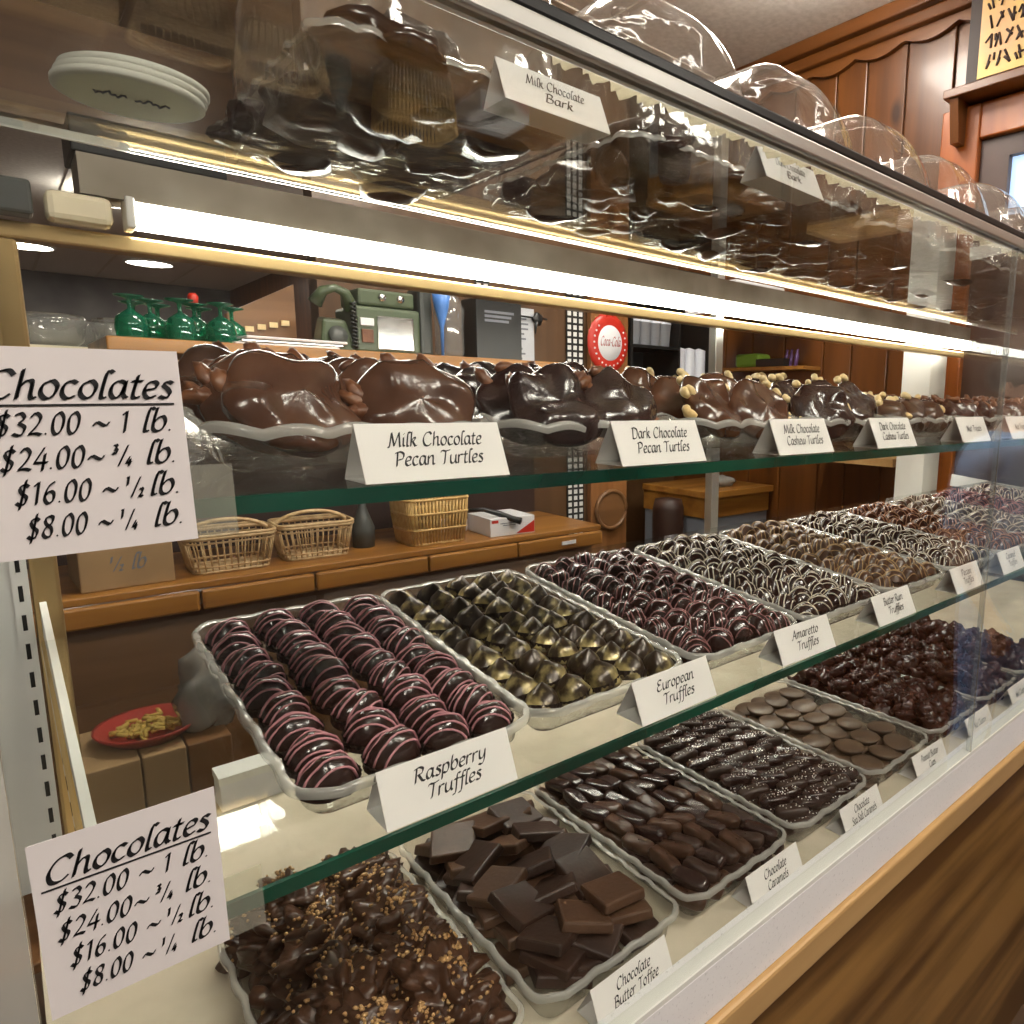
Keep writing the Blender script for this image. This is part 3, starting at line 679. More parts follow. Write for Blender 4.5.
tt = [(.178, 'pecan_turtle', 'milk', 'pecan', 'milk chocolate pecan turtle standing in the first tray of the upper shelf', 'milk chocolate pecan turtles'),
      (.376, 'pecan_turtle', 'dark', 'pecan', 'dark chocolate pecan turtle standing in the second tray of the upper shelf', 'dark chocolate pecan turtles'),
      (.574, 'cashew_turtle', 'milk', 'cashew', 'milk chocolate cashew turtle with pale nuts in the third tray of the upper shelf', 'milk chocolate cashew turtles'),
      (.772, 'cashew_turtle', 'dark', 'cashew', 'dark chocolate cashew turtle with pale nuts in the fourth tray of the upper shelf', 'dark chocolate cashew turtles'),
      (.970, 'nut_treat', 'mid', 'cashew', 'brown lumpy nut treat in the fifth tray of the upper shelf', 'brown nut treats'),
      (1.168, 'nut_treat', 'cluster', 'pecan', 'red brown nut treat in the sixth tray of the upper shelf', 'red brown nut treats'),
      (1.366, 'nut_treat', 'cluster', 'pecan', 'red brown nut treat in the seventh tray of the upper shelf', 'seventh tray nut treats'),
      (1.564, 'nut_treat', 'mid', 'pecan', 'brown nut treat in the eighth tray of the upper shelf', 'eighth tray nut treats'),
      (1.762, 'nut_treat', 'dark', 'pecan', 'dark nut treat in the ninth tray of the upper shelf', 'ninth tray nut treats'),
      (1.960, 'nut_treat', 'mid', 'pecan', 'brown nut treat in the tenth tray of the upper shelf', 'tenth tray nut treats')]
for q, (x, nm, body, nut, lab, grp) in enumerate(tt):
    zf = ZM+.0012+(.452-.42)*T
    tray(nm, (x, .452, zf), TA, 'clear wavy-rimmed tray of %s, %s from the left on the upper shelf' % (grp, ordn[q]), 'turtle trays on the upper shelf', wave=11, amp=.004, l=.26, h=.028)
    small = q >= 4
    pr = [turtle(nm, body, nut, q*7+s+1, lab, grp, R=.043 if not small else .030) for s in range(3 if q < 4 else 2)]
    rows = 4
    for j in range(rows):
        for i in range(2 if not small else 3):
            nc = 2 if not small else 3
            xx = -.078 + .156*(i+.5)/nc + rnd(-.005, .005); s = .034+.044*j+rnd(-.004, .004)
            p = on_shelf(x, .452, zf, xx, s, (.036 if not small else .028)+rnd(0, .004)-.002*j, TA)
            rot = (math.radians(rnd(46, 60)), rnd(-.25, .25), rnd(-.3, .3))
            src = pr[(i+j) % len(pr)]
            lb = lab.split(' in the ')[0].replace(' standing', '')+', %s tray, ' % ordn[q]+place_words(i, j, nc, rows)
            if src not in first: first.add(src); src.location = (p[0], p[1], p[2]+H); src.rotation_euler = rot; src['label'] = lb
            else: dup(src, p, rot, lb, grp)

# ------------------------------------------------------------------ trays on the deck
DY = .462
def deck_tray(x, label, w=.19): return tray('deck', (x, DY, ZD+.001), 0, label, 'trays on the deck', w=w, l=.33, h=.036, wave=20, amp=.002)
dt = [(.205, 'clear scalloped tray of nutty clusters beside the lower price sheet'), (.403, 'clear scalloped tray of square butter toffee'),
      (.600, 'clear scalloped tray of chocolate caramels'), (.798, 'clear scalloped tray of sea salt caramels'), (.996, 'clear scalloped tray of flat round peanut butter cups'),
      (1.194, 'clear scalloped tray of red brown clusters right of the discs'), (1.392, 'clear scalloped tray of red brown clusters at the right edge'), (1.59, 'clear scalloped tray of red brown clusters, last on the deck')]
for x, l in dt: deck_tray(x, l)
def heap(protos, x0, w, l, layers, per, step, n0, label, group, rot=.5, upright=0):
    """pieces piled in layers inside a deck tray"""
    zf = ZD+.002
    for k in range(layers):
        cols, rows = per[k]; ww = w*(1-.10*k); ll = l*(1-.06*k)
        for j in range(rows):
            for i in range(cols):
                x = -ww/2+ww*(i+.5)/cols+rnd(-.004, .004); s = .165-ll/2+ll*(j+.5)/rows+rnd(-.004, .004)
                p = (x0+x, DY+s, zf+n0+step*k+rnd(0, .004)); r = (rnd(-rot, rot), rnd(-rot, rot), rnd(-3.1, 3.1) if not upright else rnd(-.25, .25)+upright)
                src = protos[random.randrange(len(protos))]
                lb = label+(', top, ' if k == layers-1 else ', below top, ' if k == layers-2 else ', bottom, ')+place_words(i, j, cols, rows)
                if src not in first: first.add(src); src.location = (p[0], p[1], p[2]+H); src.rotation_euler = r; src['label'] = lb; src['group'] = group
                else: dup(src, p, r, lb, group)
def nut_cluster(seed):
    mb = MB(); mb.blob((0,0,0), (.036,.030,.022), nu=36, nv=22, amp=.85, seed=seed, freq=2.6)
    o = mb.build('nut_cluster', 'clus2'); tag(o, 'x', 'nut cluster')
    q = MB(); rr = random.Random(seed)
    for k in range(75):
        a = rr.gauss(1.0+seed, 1.1); e = rr.uniform(.45, 1.5); d = Vector((math.cos(a)*math.cos(e), math.sin(a)*math.cos(e), math.sin(e)))
        kk = 1+.85*noise.noise(d*2.6+Vector((seed*7.3, seed*3.1, seed)))
        q.blob((d.x*.036*kk, d.y*.030*kk, d.z*.022*kk+.0006), (rr.uniform(.0013,.0032), rr.uniform(.0013,.0026), .0016), nu=5, nv=4)
    q.build('nut_topping', 'nut', o)['kind'] = 'stuff'
    return o
cl = [nut_cluster(s+1) for s in range(4)]
heap(cl, .208, .150, .29, 3, [(3, 6), (3, 6), (2, 5)], .020, .019, 'lumpy nut topped chocolate cluster', 'nutty clusters in the first deck tray', rot=.4)
def slab(name, body, w, l, h, bev, seed=0):
    rr = random.Random(seed); mb = MB()
    j = lambda: rr.uniform(-.0025, .0025)
    c = [(-w/2+j(), -l/2+j()), (w/2+j(), -l/2+j()), (w/2+j(), l/2+j()), (-w/2+j(), l/2+j())]
    mb.add([(x, y, 0) for x, y in c]+[(x*.97, y*.97, h) for x, y in c], [(3,2,1,0),(4,5,6,7),(0,1,5,4),(1,2,6,5),(2,3,7,6),(3,0,4,7)], 0, False)
    o = mb.build(name, body, bevel=bev); o['category'] = 'toffee'; return o
tf = [slab('toffee_square', b, .056, .052, .012, .0025, s) for s, b in enumerate(('toffee', 'toffeed', 'toffee', 'toffeed'))]
heap(tf, .403, .155, .29, 3, [(3, 6), (3, 6), (3, 5)], .015, .007, 'square butter toffee slab', 'butter toffee squares', rot=.33)
def log(name, body, w, l, h, seed, salt=False, cat='caramel'):
    mb = MB()
    def fn(u, v):
        t = 2*math.pi*u; ph = math.pi*(v-.5)*.999
        c = lambda a, e: math.copysign(abs(a)**e, a)
        d = Vector((c(math.cos(t), .5)*c(math.cos(ph), .45), c(math.sin(t), .6)*c(math.cos(ph), .45), c(math.sin(ph), .7)))
        k = 1+.10*noise.noise(d*2+Vector((seed*4.1, 0, 0)))
        rib = 1+.035*math.sin(d.y*16+seed)
        return (d.x*w/2*k, d.y*l/2*k, h/2+d.z*h/2*k*rib)
    mb.grid(fn, 20, 12, cu=True); o = mb.build(name, body); tag(o, 'x', cat)
    if salt:
        rr = random.Random(seed); q = MB()
        for k in range(14):
            y = rr.uniform(-.35, .35)*l; x = rr.uniform(-.25, .25)*w
            q.box(x-.0005, x+.0007, y-.0005, y+.0007, h*.93, h*1.02)
        q.build('salt_flakes', 'salt', o)['kind'] = 'stuff'
    return o
ca = [log('caramel', b, .020, .046, .016, s+1) for s, b in enumerate(('dark', 'mid', 'dark', 'toffeed'))]
heap(ca, .600, .172, .32, 2, [(7, 7), (7, 7)], .015, .012, 'small ribbed chocolate caramel', 'chocolate caramels', rot=.22, upright=.25)
sa = [log('salted_caramel', b, .021, .046, .016, s+11, True) for s, b in enumerate(('dark', 'dark', 'toffeed'))]
heap(sa, .798, .172, .32, 2, [(6, 9), (6, 9)], .015, .012, 'salt flecked dark caramel', 'sea salt caramels', rot=.22, upright=1.1)
mb = MB(); mb.lathe([(0, 0), (.018, 0), (.0235, .007), (.0235, .0085), (.0215, .0098), (0, .0100)], 28); dd = mb.build('peanut_butter_cup', 'disc'); tag(dd, 'x', 'peanut butter cup')
fill([dd], .996, DY, ZD+.002, 0, 4, 7, .172, .325, .001, 'flat chocolate disc, bottom layer', 'flat chocolate discs', first, rz=3, hexa=True)
fill([dd], .996, DY, ZD+.002, 0, 4, 7, .170, .32, .0125, 'flat chocolate disc, middle layer', 'flat chocolate discs', first, rz=3, hexa=True, s0=.006)
fill([dd], .996, DY, ZD+.002, 0, 3, 6, .150, .30, .024, 'flat chocolate disc, top layer', 'flat chocolate discs', first, rz=3, hexa=True)
def pecan_cluster(seed):
    mb = MB(); rr = random.Random(seed)
    mb.blob((0,0,0), (.021,.019,.013), nu=16, nv=10, amp=.6, seed=seed, freq=2.5)
    for k in range(5):
        a = rr.uniform(0, 6.28); mb.blob((math.cos(a)*.013, math.sin(a)*.012, rr.uniform(0, .01)), (.011,.006,.006), nu=10, nv=7, amp=.4, seed=seed+k, rot=Matrix.Rotation(a+rr.uniform(-1,1), 3, 'Z'))
    o = mb.build('chocolate_cluster', 'cluster'); tag(o, 'x', 'cluster'); return o
pc = [pecan_cluster(s+31) for s in range(4)]
for q, x in enumerate((1.194, 1.392, 1.59)):
    heap(pc, x, .170, .32, 3, [(4, 8), (4, 8), (4, 7)], .016, .012, 'red brown cluster, %s tray right of discs' % ('first', 'second', 'third')[q], 'red brown clusters, tray %s' % ('nearest the discs', 'in the middle', 'furthest right')[q], rot=.8)
o = MB().lathe([(0, 0), (.068, 0), (.07, .0015), (.07, .003), (0, .003)], 48).build('cake_board', 'kraft', None, (.085, 1.05, ZD)); tag(o, 'round kraft cake board lying at the back left of the deck', 'cake board')
bb = empty('candy_box', (.215, 1.09, ZD), 'small white paperboard box at the back of the deck', 'box')
MB().box(-.035, .055, -.02, .02, 0, .05).build('body', 'whitep', bb, bevel=.001); MB().box(-.036, .056, -.021, .021, .040, .0515).build('lid', 'whitepaint', bb)
mb = MB(); mb.blob((0,0,.055), (.045,.03,.055), nu=20, nv=14, amp=.5, seed=4, freq=2); o = mb.build('plastic_bag', 'greybag', None, (.268, 1.60, -.672)); o.scale = (1.3, 1.3, 1.4); tag(o, 'crumpled grey plastic bag beside the red dish of pasta', 'bag')

# ------------------------------------------------------------------ domed trays on top of the case
def dome_tray(x, w, l, y0, hd, label, seed):
    e = empty('domed_tray', (x, y0, ZT), label, 'domed tray', 'domed trays on the case top')
    tray_mesh(w=w, l=l, h=.026, wave=24, amp=.003).build('tray', ['dome', 'rim'], e)
    def fn(u, v):
        a = 2*math.pi*u; r = v
        ex = .45
        cx, cy = math.copysign(abs(math.cos(a))**ex, math.cos(a)), math.copysign(abs(math.sin(a))**ex, math.sin(a))
        z = hd*math.sqrt(max(0, 1-r**3.2))
        flute = 1+.012*math.sin(a*16)*r
        n = noise.noise(Vector((cx*r*2+seed, cy*r*2, seed)))*.008
        return (cx*r*w*.485*flute, l/2+cy*r*l*.485*flute, .0285+z+n*(1-r))
    mb = MB(); mb.grid(fn, 64, 18, cu=True); mb.build('dome_lid', 'dome', e)
    MB().blob((0, l*.5, .0285+hd+.004), (.012, .012, .006)).build('lid_knob', 'dome', e)
    return e
def slab_big(seed, body):
    mb = MB(); mb.blob((0,0,.014), (.055,.045,.018), nu=24, nv=14, amp=.55, seed=seed, freq=1.6)
    o = mb.build('chocolate_bark', body); tag(o, 'x', 'chocolate bark'); return o
bk = [slab_big(s+50, b) for s, b in enumerate(('dark', 'dark', 'mid'))]
dx = [(.320, .255, .325, .555, .21)] + [(c, .234, .32, .555, .195) for c in (.607, .850, 1.094, 1.335, 1.575, 1.815, 2.055)]
for q, (x, w_, l_, y0, hd) in enumerate(dx):
    lab = 'clear domed tray on the case top, %s from the left' % ordn[q]
    dome_tray(x, w_, l_, y0, hd, lab, q)
    n = 0
    for k, (cx, cy, cz) in enumerate([(-.25,.2,0),(.25,.2,0),(-.25,.5,0),(.25,.5,0),(-.25,.8,0),(.25,.8,0),(0,.33,.032),(0,.66,.034),(.05,.5,.06)]):
        p = (x+cx*w_*.95, y0+cy*l_, ZT+.003+cz); r = (rnd(-.2, .2), rnd(-.2, .2), rnd(0, 6))
        s = bk[k % 3]; lb = 'dark chocolate lump under the %s dome, ' % ordn[q]+('front left', 'front right', 'middle left', 'middle right', 'back left', 'back right', 'upper front', 'upper back', 'topmost')[k]
        if s not in first: first.add(s); s.location = (p[0], p[1], p[2]+H); s.rotation_euler = r; s['label'] = lb; s['group'] = 'chocolate under the domes'; s.scale = (w_*4.9,)*3
        else: dup(s, p, r, lb, 'chocolate under the domes', scale=w_*4.9)
# ruffled lace trim along the front of the top glass
def lace(u, v):
    x = 2.05*u; k = 6.2832/.028
    y = .001+v*(.038+.010*abs(math.sin(x*k*.5)))
    return (x, y, .0015+.0055*v*(1+math.sin(x*k*2.0+v*3))+.003*v*(1+math.sin(x*61)))
lb_ = MB(); lb_.grid(lace, 900, 6); lo = lb_.build('lace_trim', 'lace', None, (.325, .421, ZT)); tag(lo, 'ruffled cream lace trim along the front edge of the top glass', 'trim')
# stack of paper lids and black box seen through the top glass
for k in range(3):
    e = MB().lathe([(0, .0), (.050, 0), (.052, .001), (.052, .005), (.050, .006), (0, .006)], 48).build('paper_disc', 'lidw', None, (.110+.003*k, .757+.004*k, ZT+.0005+.0066*k), (0, 0, 0))
    tag(e, ('round paper disc at the bottom of the stack on the top glass', 'round paper disc in the middle of the stack', 'round paper disc on top of the stack')[k], 'disc', 'stacked round paper discs')
    MB().lathe([(0, -.0002), (.0475, -.0002)], 48).build('printed_face', 'lid', e)
    if k == 0:
        t = MB()
        for j, (a, b) in enumerate(((-.025, -.004), (.002, .026))):
            t.tube([(a+(b-a)*i/14, -.004+.0035*math.sin(i*1.9+j)+.003*math.sin(i*.8), -.0005) for i in range(15)], .0011, 4)
        t.build('printed_script', 'greytext', e)
bx = MB().box(-.075, .075, -.045, .045, 0, .040).build('black_box', 'black', None, (.166, 1.080, .2622), bevel=.002); tag(bx, 'flat black box on the light housing behind the paper discs', 'box')

# ------------------------------------------------------------------ back counter and shelves
cw = empty('back_counter', (.80, 2.2, -1.35), 'honey pine back counter behind the case', 'counter')
CL = lambda x0, x1, y0, y1, z0, z1: MB().box(x0-.8, x1-.8, y0-2.2, y1-2.2, z0+H, z1+H)
CL(.0, 1.62, 2.0, 2.42, -.482, -.462).build('counter_top', 'honey', cw, bevel=.004)
for k, (a, b) in enumerate(((.0, .33), (.335, .60), (.605, .93), (.935, 1.25), (1.255, 1.62))):
    CL(a, b, 1.99, 2.01, -.535, -.484).build('drawer_front', 'honey', cw, bevel=.006)
CL(.0, 1.62, 2.06, 2.42, -1.35, -.536).build('cabinet', 'beam', cw)
tag(cw, 'honey pine back counter with a row of drawer fronts', 'counter')
us = MB().box(-.64, .64, 0, .40, 0, .033).build('wall_shelf', 'honey', None, (.84, 2.0, .093), bevel=.004); tag(us, 'honey pine shelf above the baskets carrying goblets and telephone', 'shelf')
bp = MB().box(-.8, .8, 0, .02, -.462, .09).build('dark_backboard', 'brownleather', None, (.80, 2.415, 0)); tag(bp, 'dark panel behind the baskets under the pine shelf', 'panel')
ls = MB().box(-.6, .36, 0, .45, 0, .03).build('glassware_shelf', 'cream', None, (.25, 2.44, .09)); tag(ls, 'pale shelf behind the price sheet carrying clear glass bowls', 'shelf')
kb = empty('cardboard_box', (.195, 2.15, -.462), 'cardboard box marked one half pound on the back counter', 'box', rot=(0, 0, .04))
MB().box(-.092, .092, -.11, .10, 0, .100).build('body', 'card', kb, bevel=.003)
MB().add([(-.092,-.11,.1),(.092,-.11,.1),(.095,-.05,.125),(-.09,-.05,.118)], [(0,1,2,3)], 0, False).build('flap', 'card', kb)
t = MB(); to3 = lambda a, h: (a, -.1105, h); text(t, '{12} lb', 0, .045, .0048, to3, align='c', width=.07); t.build('lettering', 'greytext', kb)
def basket(loc, w, l, h, label, rz=0):
    e = empty('wicker_basket', loc, label, 'basket', 'open wicker baskets on the back counter', (0, 0, rz))
    def ring(k, z): return [(rrect(i/40, w*k, l*k, .03*k)[0][0], rrect(i/40, w*k, l*k, .03*k)[0][1]-l*k/2, z) for i in range(40)]
    b = MB()
    for k, z, r in ((.82, .004, .005), (.86, .018, .003), (.97, h*.86, .003), (1, h, .006), (1.01, h+.007, .005)): b.tube(ring(k, z), r, 6, closed=True)
    b.build('woven_frame', 'wicker', e)
    s = MB(); A, B_ = ring(.84, .005), ring(1, h)
    for i in range(0, 40, 1): s.tube([A[i], B_[i]], .0022, 5)
    s.build('spokes', 'wicker', e)
    MB().add(ring(.82, .004), [tuple(range(40))], 0, False).build('bottom', 'wicker', e)
    hd = MB(); hd.tube([(w*.5*math.cos(a), 0, h-.01+.045*math.sin(a)) for a in [math.pi*i/16 for i in range(17)]], .006, 6)
    hd.build('handle', 'wicker', e)
    return e
basket((.425, 2.13, -.462), .21, .16, .095, 'open wicker basket with a handle beside the cardboard box')
basket((.645, 2.14, -.462), .20, .15, .095, 'open wicker basket with a handle left of the dark green bottle', -.05)
# closed wicker bin
e = empty('wicker_bin', (1.00, 2.12, -.462), 'honey coloured upright wicker bin on the back counter', 'bin')
b = MB(); w_, l_, h_ = .20, .16, .145
for i in range(60):
    (px, py), _ = rrect(i/60, w_, l_, .03); b.tube([(px*.9, (py-l_/2)*.9, 0), (px, py-l_/2, h_*.6), (px*1.04, (py-l_/2)*1.04, h_)], .0042, 5)
b.build('wicker_staves', 'wickerd', e)['kind'] = 'stuff'
b = MB()
for z, k in ((.004, .9), (.05, .97), (.10, 1.02), (.145, 1.05)): b.tube([(rrect(i/40, w_, l_, .03)[0][0]*k, (rrect(i/40, w_, l_, .03)[0][1]-l_/2)*k, z) for i in range(40)], .005, 5, closed=True)
b.build('hoops', 'wickerd', e)
# dark green bottle with bag
mb = MB(); mb.lathe([(0, 0), (.032, 0), (.034, .06), (.02, .10), (.012, .125), (.012, .15), (0, .15)], 20); o = mb.build('bottle', 'darkgrey', None, (.80, 2.16, -.462)); tag(o, 'dark bottle between the basket and the wicker bin', 'bottle')
# white first-aid style box with red corner and a black handle tool
e = empty('white_box', (1.26, 2.10, -.462), 'white cardboard box with a red corner on the back counter', 'box', rot=(0, 0, -.05))
MB().box(-.085, .085, -.07, .10, 0, .062).build('body', 'whitep', e, bevel=.002)
MB().add([(.01,-.0708,.004),(.083,-.0708,.004),(.083,-.0708,.045)], [(0,1,2)], 0, False).build('red_corner', 'redp', e)
MB().add([(-.08,-.0708,.046),(-.055,-.0708,.046),(-.055,-.0708,.056),(-.08,-.0708,.056)], [(0,1,2,3)], 0, False).build('red_mark', 'redp', e)
t = MB()
for k in range(2): t.box(-.048+.01*k, .03-.02*k, -.0712, -.0708, .042-.007*k, .0445-.007*k)
t.build('print', 'greytext', e)
mb = MB(); mb.tube([(-.14, .0, .09), (-.09, -.01, .088), (-.045, -.04, .072), (-.02, -.075, .058), (0, -.10, .05)], .011, 8, taper=[.5, .7, .9, 1, 1.1]); o = mb.build('brush', 'black', None, (1.27, 2.10, -.462)); tag(o, 'black handled brush lying across the white box', 'brush')
o = MB().box(-.05, .05, -.02, .05, 0, .055).build('grey_canister', 'greypaper', None, (1.12, 2.2, -.462), bevel=.01); tag(o, 'grey box behind the white cardboard box', 'box')
o = MB().box(-.03, .03, 0, .004, -.006, .006).build('shelf_label', 'whitep', None, (1.46, 1.984, -.508)); tag(o, 'small white label strip on the drawer front', 'label')
# goblets
def goblet(loc, label, mt='greenglass', s=1.0):
    e = MB().lathe([(.030*s, 0), (.034*s, .03*s), (.030*s, .055*s), (.014*s, .068*s), (.005*s, .074*s), (.005*s, .095*s), (.009*s, .098*s), (.030*s, .103*s), (.031*s, .106*s), (0, .107*s)], 20).build('goblet', mt, None, loc)
    tag(e, label, 'goblet', 'upturned goblets on the pine shelf'); return e
gpos = [(.265, 2.13), (.315, 2.20), (.365, 2.12), (.41, 2.2), (.455, 2.13), (.50, 2.22), (.29, 2.28), (.345, 2.3), (.44, 2.3)]
g0 = goblet((gpos[0][0], gpos[0][1], .126), 'upturned green glass goblet, leftmost in the cluster on the pine shelf')
for k, (x, y) in enumerate(gpos[1:]): dup(g0, (x, y, .126), (0, 0, 0), 'upturned green glass goblet, %s from the left in the cluster' % ('third', 'fifth', 'seventh', 'eighth', 'ninth', 'second', 'fourth', 'sixth')[k])
o = MB().lathe([(0, 0), (.011, 0), (.013, .018), (.008, .026), (0, .026)], 14).build('red_cap', 'redp', None, (.43, 2.16, .21)); tag(o, 'small red cap standing on a goblet', 'cap')
o.location.z = .126+.107+H; o.location.x = .41; o.location.y = 2.2
bw = MB(); bw.lathe([(.0, 0), (.05, .0), (.072, .02), (.08, .075), (.077, .09), (.073, .075), (.065, .02), (0, .006)], 24)
b0 = bw.build('glass_bowl', 'clearglass', None, (.14, 2.60, .12)); tag(b0, 'clear glass bowl nearest the gold post', 'bowl', 'clear glass bowls')
dup(b0, (.31, 2.62, .12), (0, 0, 0), 'clear glass bowl left of the green goblets'); dup(b0, (.20, 2.78, .12), (0, 0, 0), 'clear glass bowl behind the two front bowls'); dup(b0, (.03, 2.68, .12), (0, 0, 0), 'clear glass bowl hidden partly by the gold post')
# grey trays stack
for k in range(3):
    o = MB().box(-.13, .13, -.09, .09, 0, .008).build('serving_tray', 'chrome' if k % 2 else 'greypaper', None, (.60+.01*k, 2.16, .127+.0085*k), (0, 0, .03*k), bevel=.003)
    tag(o, 'flat grey serving tray, %s of the stack beside the goblets' % ('bottom', 'middle', 'top')[k], 'tray', 'flat grey serving trays')
# brown magazine rack / rack of cards
e = empty('card_rack', (.59, 2.31, .127), 'tilted brown rack of small printed cards', 'rack')
MB().add([(-.08,0,.03),(.10,0,.03),(.10,.0,.20),(-.08,0,.10)], [(0,1,2,3)], 0, False).add([(-.08,.03,.03),(.10,.03,.03),(.10,.03,.20),(-.08,.03,.10)], [(3,2,1,0)], 0, False).add([(-.08,0,.10),(.10,0,.20),(.10,.03,.20),(-.08,.03,.10)], [(0,1,2,3)], 0, False).build('back', 'beam', e)
b = MB()
for k in range(5):
    b.box(-.07+.032*k, -.048+.032*k, -.006, 0, .045+.008*k, .06+.008*k)
b.build('cards', 'cashew', e)
MB().box(-.08, .10, -.05, .05, 0, .03).build('base', 'beam', e)
# telephone
e = empty('telephone', (.735, 2.14, .126), 'olive green wall telephone standing on the pine shelf', 'telephone')
MB().add([(-.05,-.05,0),(.05,-.05,0),(.05,.04,0),(-.05,.04,0),(-.03,-.02,.09),(.035,-.02,.09),(.035,.03,.10),(-.03,.03,.10)], [(3,2,1,0),(4,5,6,7),(0,1,5,4),(1,2,6,5),(2,3,7,6),(3,0,4,7)], 0, False).build('body', 'olive', e, bevel=.008)
b = MB(); b.tube([(-.05,-.02,.13), (-.03,-.035,.165), (.0,-.04,.175), (.03,-.035,.165), (.05,-.02,.125)], .014, 10, taper=[1.5, 1, .8, 1, 1.5]); b.build('handset', 'olive', e)
MB().lathe([(0, 0), (.026, 0), (.026, .006), (0, .006)], 20).build('dial', 'darkgrey', e, (0, -.044, .045), (math.radians(75), 0, 0))
b = MB(); b.tube([(.045+.008*math.cos(i*1.3), -.05+.008*math.sin(i*1.3), .14-.13*i/60) for i in range(61)], .003, 5); b.build('coiled_cord', 'black', e)
# green and chrome machine
e = empty('cash_machine', (.885, 2.16, .126), 'olive and chrome vintage counter machine', 'machine')
MB().box(-.10, .10, -.06, .10, 0, .135).build('body', 'olive', e, bevel=.010)
MB().box(-.085, .085, -.055, .09, .137, .185).build('top_unit', 'olive', e, bevel=.008)
MB().box(-.035, .075, -.066, -.058, .012, .110).build('chrome_plate', 'chrome', e, bevel=.003)
b = MB(); b.box(-.085, -.045, -.066, -.058, .078, .100); b.build('white_key', 'whitep', e, bevel=.002)
b = MB(); b.box(-.082, -.048, -.066, -.058, .03, .068); b.build('brown_key', 'pecan', e, bevel=.002)
for x in (-.015, .04): MB().lathe([(0, .006), (.011, .005), (.012, 0)], 14).build('knob', 'chrome', e, (x, -.056, .163), (math.radians(90), 0, 0))
o = MB().box(-.022, .022, -.05, .05, 0, .21).build('dark_bottle', 'darkgrey', None, (1.015, 2.17, .126), bevel=.012); tag(o, 'dark square flask beside the chrome machine', 'flask')
mb = MB(); mb.lathe([(0, 0), (.004, 0), (.006, .09), (.022, .15), (.028, .19), (.024, .19), (0, .16)], 18); o = mb.build('blue_funnel', 'blue', None, (1.045, 2.08, .127)); tag(o, 'blue funnel shaped scoop between flask and clear bottle', 'scoop')
mb = MB(); mb.lathe([(0, 0), (.042, 0), (.047, .02), (.045, .10), (.05, .15), (.032, .19), (.018, .21), (.018, .23), (0, .23)], 20); o = mb.build('clear_bottle', 'clearglass', None, (1.095, 2.13, .126)); tag(o, 'clear glass bottle left of the black menu box', 'bottle')
e = empty('black_menu_box', (1.25, 2.12, .126), 'black box with faint white print on the pine shelf', 'box')
MB().box(-.085, .085, -.04, .06, 0, .195).build('body', 'black', e, bevel=.002)
t = MB()
for k in range(3): t.box(-.055, .055-.01*k, -.0412, -.0405, .150-.014*k, .158-.014*k)
t.build('print', 'greytext', e)
e = empty('notice', (1.475, 2.395, .09), 'white printed notice sheet beside the gingham strip', 'poster')
MB().box(-.135, .12, 0, .003, .0, .26).build('sheet', 'poster', e)
t = MB()
rr = random.Random(5)
for k in range(11):
    z = .215-.019*k
    t.box(-.105, -.105+rr.uniform(.07, .10), -.001, 0, z, z+.007); t.box(.005, .005+rr.uniform(.05, .09), -.001, 0, z, z+.007)
t.build('print', 'greytext', e)
mb = MB(); mb.tube([(-.12, 0, .245), (.10, 0, .24)], .004, 6); mb.blob((.055, 0, .238), (.024, .012, .022), nu=14, nv=10, amp=.4, seed=3); mb.tube([(.05, 0, .23), (.045, 0, .18)], .01, 6, taper=[1, .15])
o = mb.build('pepper_mill_rod', 'black', None, (1.55, 2.385, .075)); tag(o, 'black rod with a funnel shaped end hanging before the notice', 'tool')
def gingham(x, z0, z1, cols, label):
    o = MB().box(0, .03*cols, 0, .004, z0, z1).build('gingham_strip', 'black', None, (x, 2.432, 0)); tag(o, label, 'trim strip', 'black and white gingham strips')
    b = MB(); z = z0
    while z < z1-.015:
        for c in range(cols): b.box(.03*c+.006, .03*c+.024, -.001, 0, z+.004, z+.022)
        z += .028
    b.build('white_checks', 'fabric', o)
gingham(1.78, -.72, .45, 3, 'black and white gingham strip right of the notice'); gingham(1.36, .126, .45, 2, 'black and white gingham strip left of the notice'); gingham(1.30, -.46, -.33, 3, 'short gingham patch above the white cardboard box')
pp = MB().box(0, .21, 0, .03, -1.35, .50).build('pine_post', 'honeyz', None, (1.89, 2.405, 0), bevel=.003); tag(pp, 'honey pine post carrying the round red sign', 'post')
# the round soda sign
e = empty('round_sign', (1.98, 2.39, .245), 'round red and white soda sign like a bottle cap', 'sign', rot=(math.radians(90), 0, 0))
b = MB(); n = 48; prof = [(0, .004), (.085, .004), (.104, 0), (.112, -.010)]
vs = [((r*(1+(.03 if (k % 2 and r > .1) else 0)))*math.cos(2*math.pi*k/n), (r*(1+(.03 if (k % 2 and r > .1) else 0)))*1.12*math.sin(2*math.pi*k/n), z) for r, z in prof for k in range(n)]
b.add(vs, [(i*n+k, i*n+(k+1)%n, (i+1)*n+(k+1)%n, (i+1)*n+k) for i in range(3) for k in range(n)], 0); b.build('red_rim', 'redp', e)
b = MB()
for k in range(24): 
    if 9 <= k-.0 <= 24 or k < 3:
        a = math.pi+math.pi*(k/24)*1.0 if False else 2*math.pi*k/24; b.box(-.004, .004, -.004, .004, 0, .001) if False else b.lathe([(0, .0055), (.0045, .005), (.005, .003)], 6, c=(.087*math.cos(a), .087*1.12*math.sin(a), 0))
b.build('white_studs', 'whitep', e)
MB().lathe([(0, .0062), (.066, .0062), (.068, .003)], 40, sy=1.12).build('white_face', 'whitep', e)
t = MB(); text(t, 'Coca-Cola', 0, -.012, .0050, lambda a, h: (a, h, .0068), width=.112, align='c', slant=.25); t.build('script', 'coca', e)
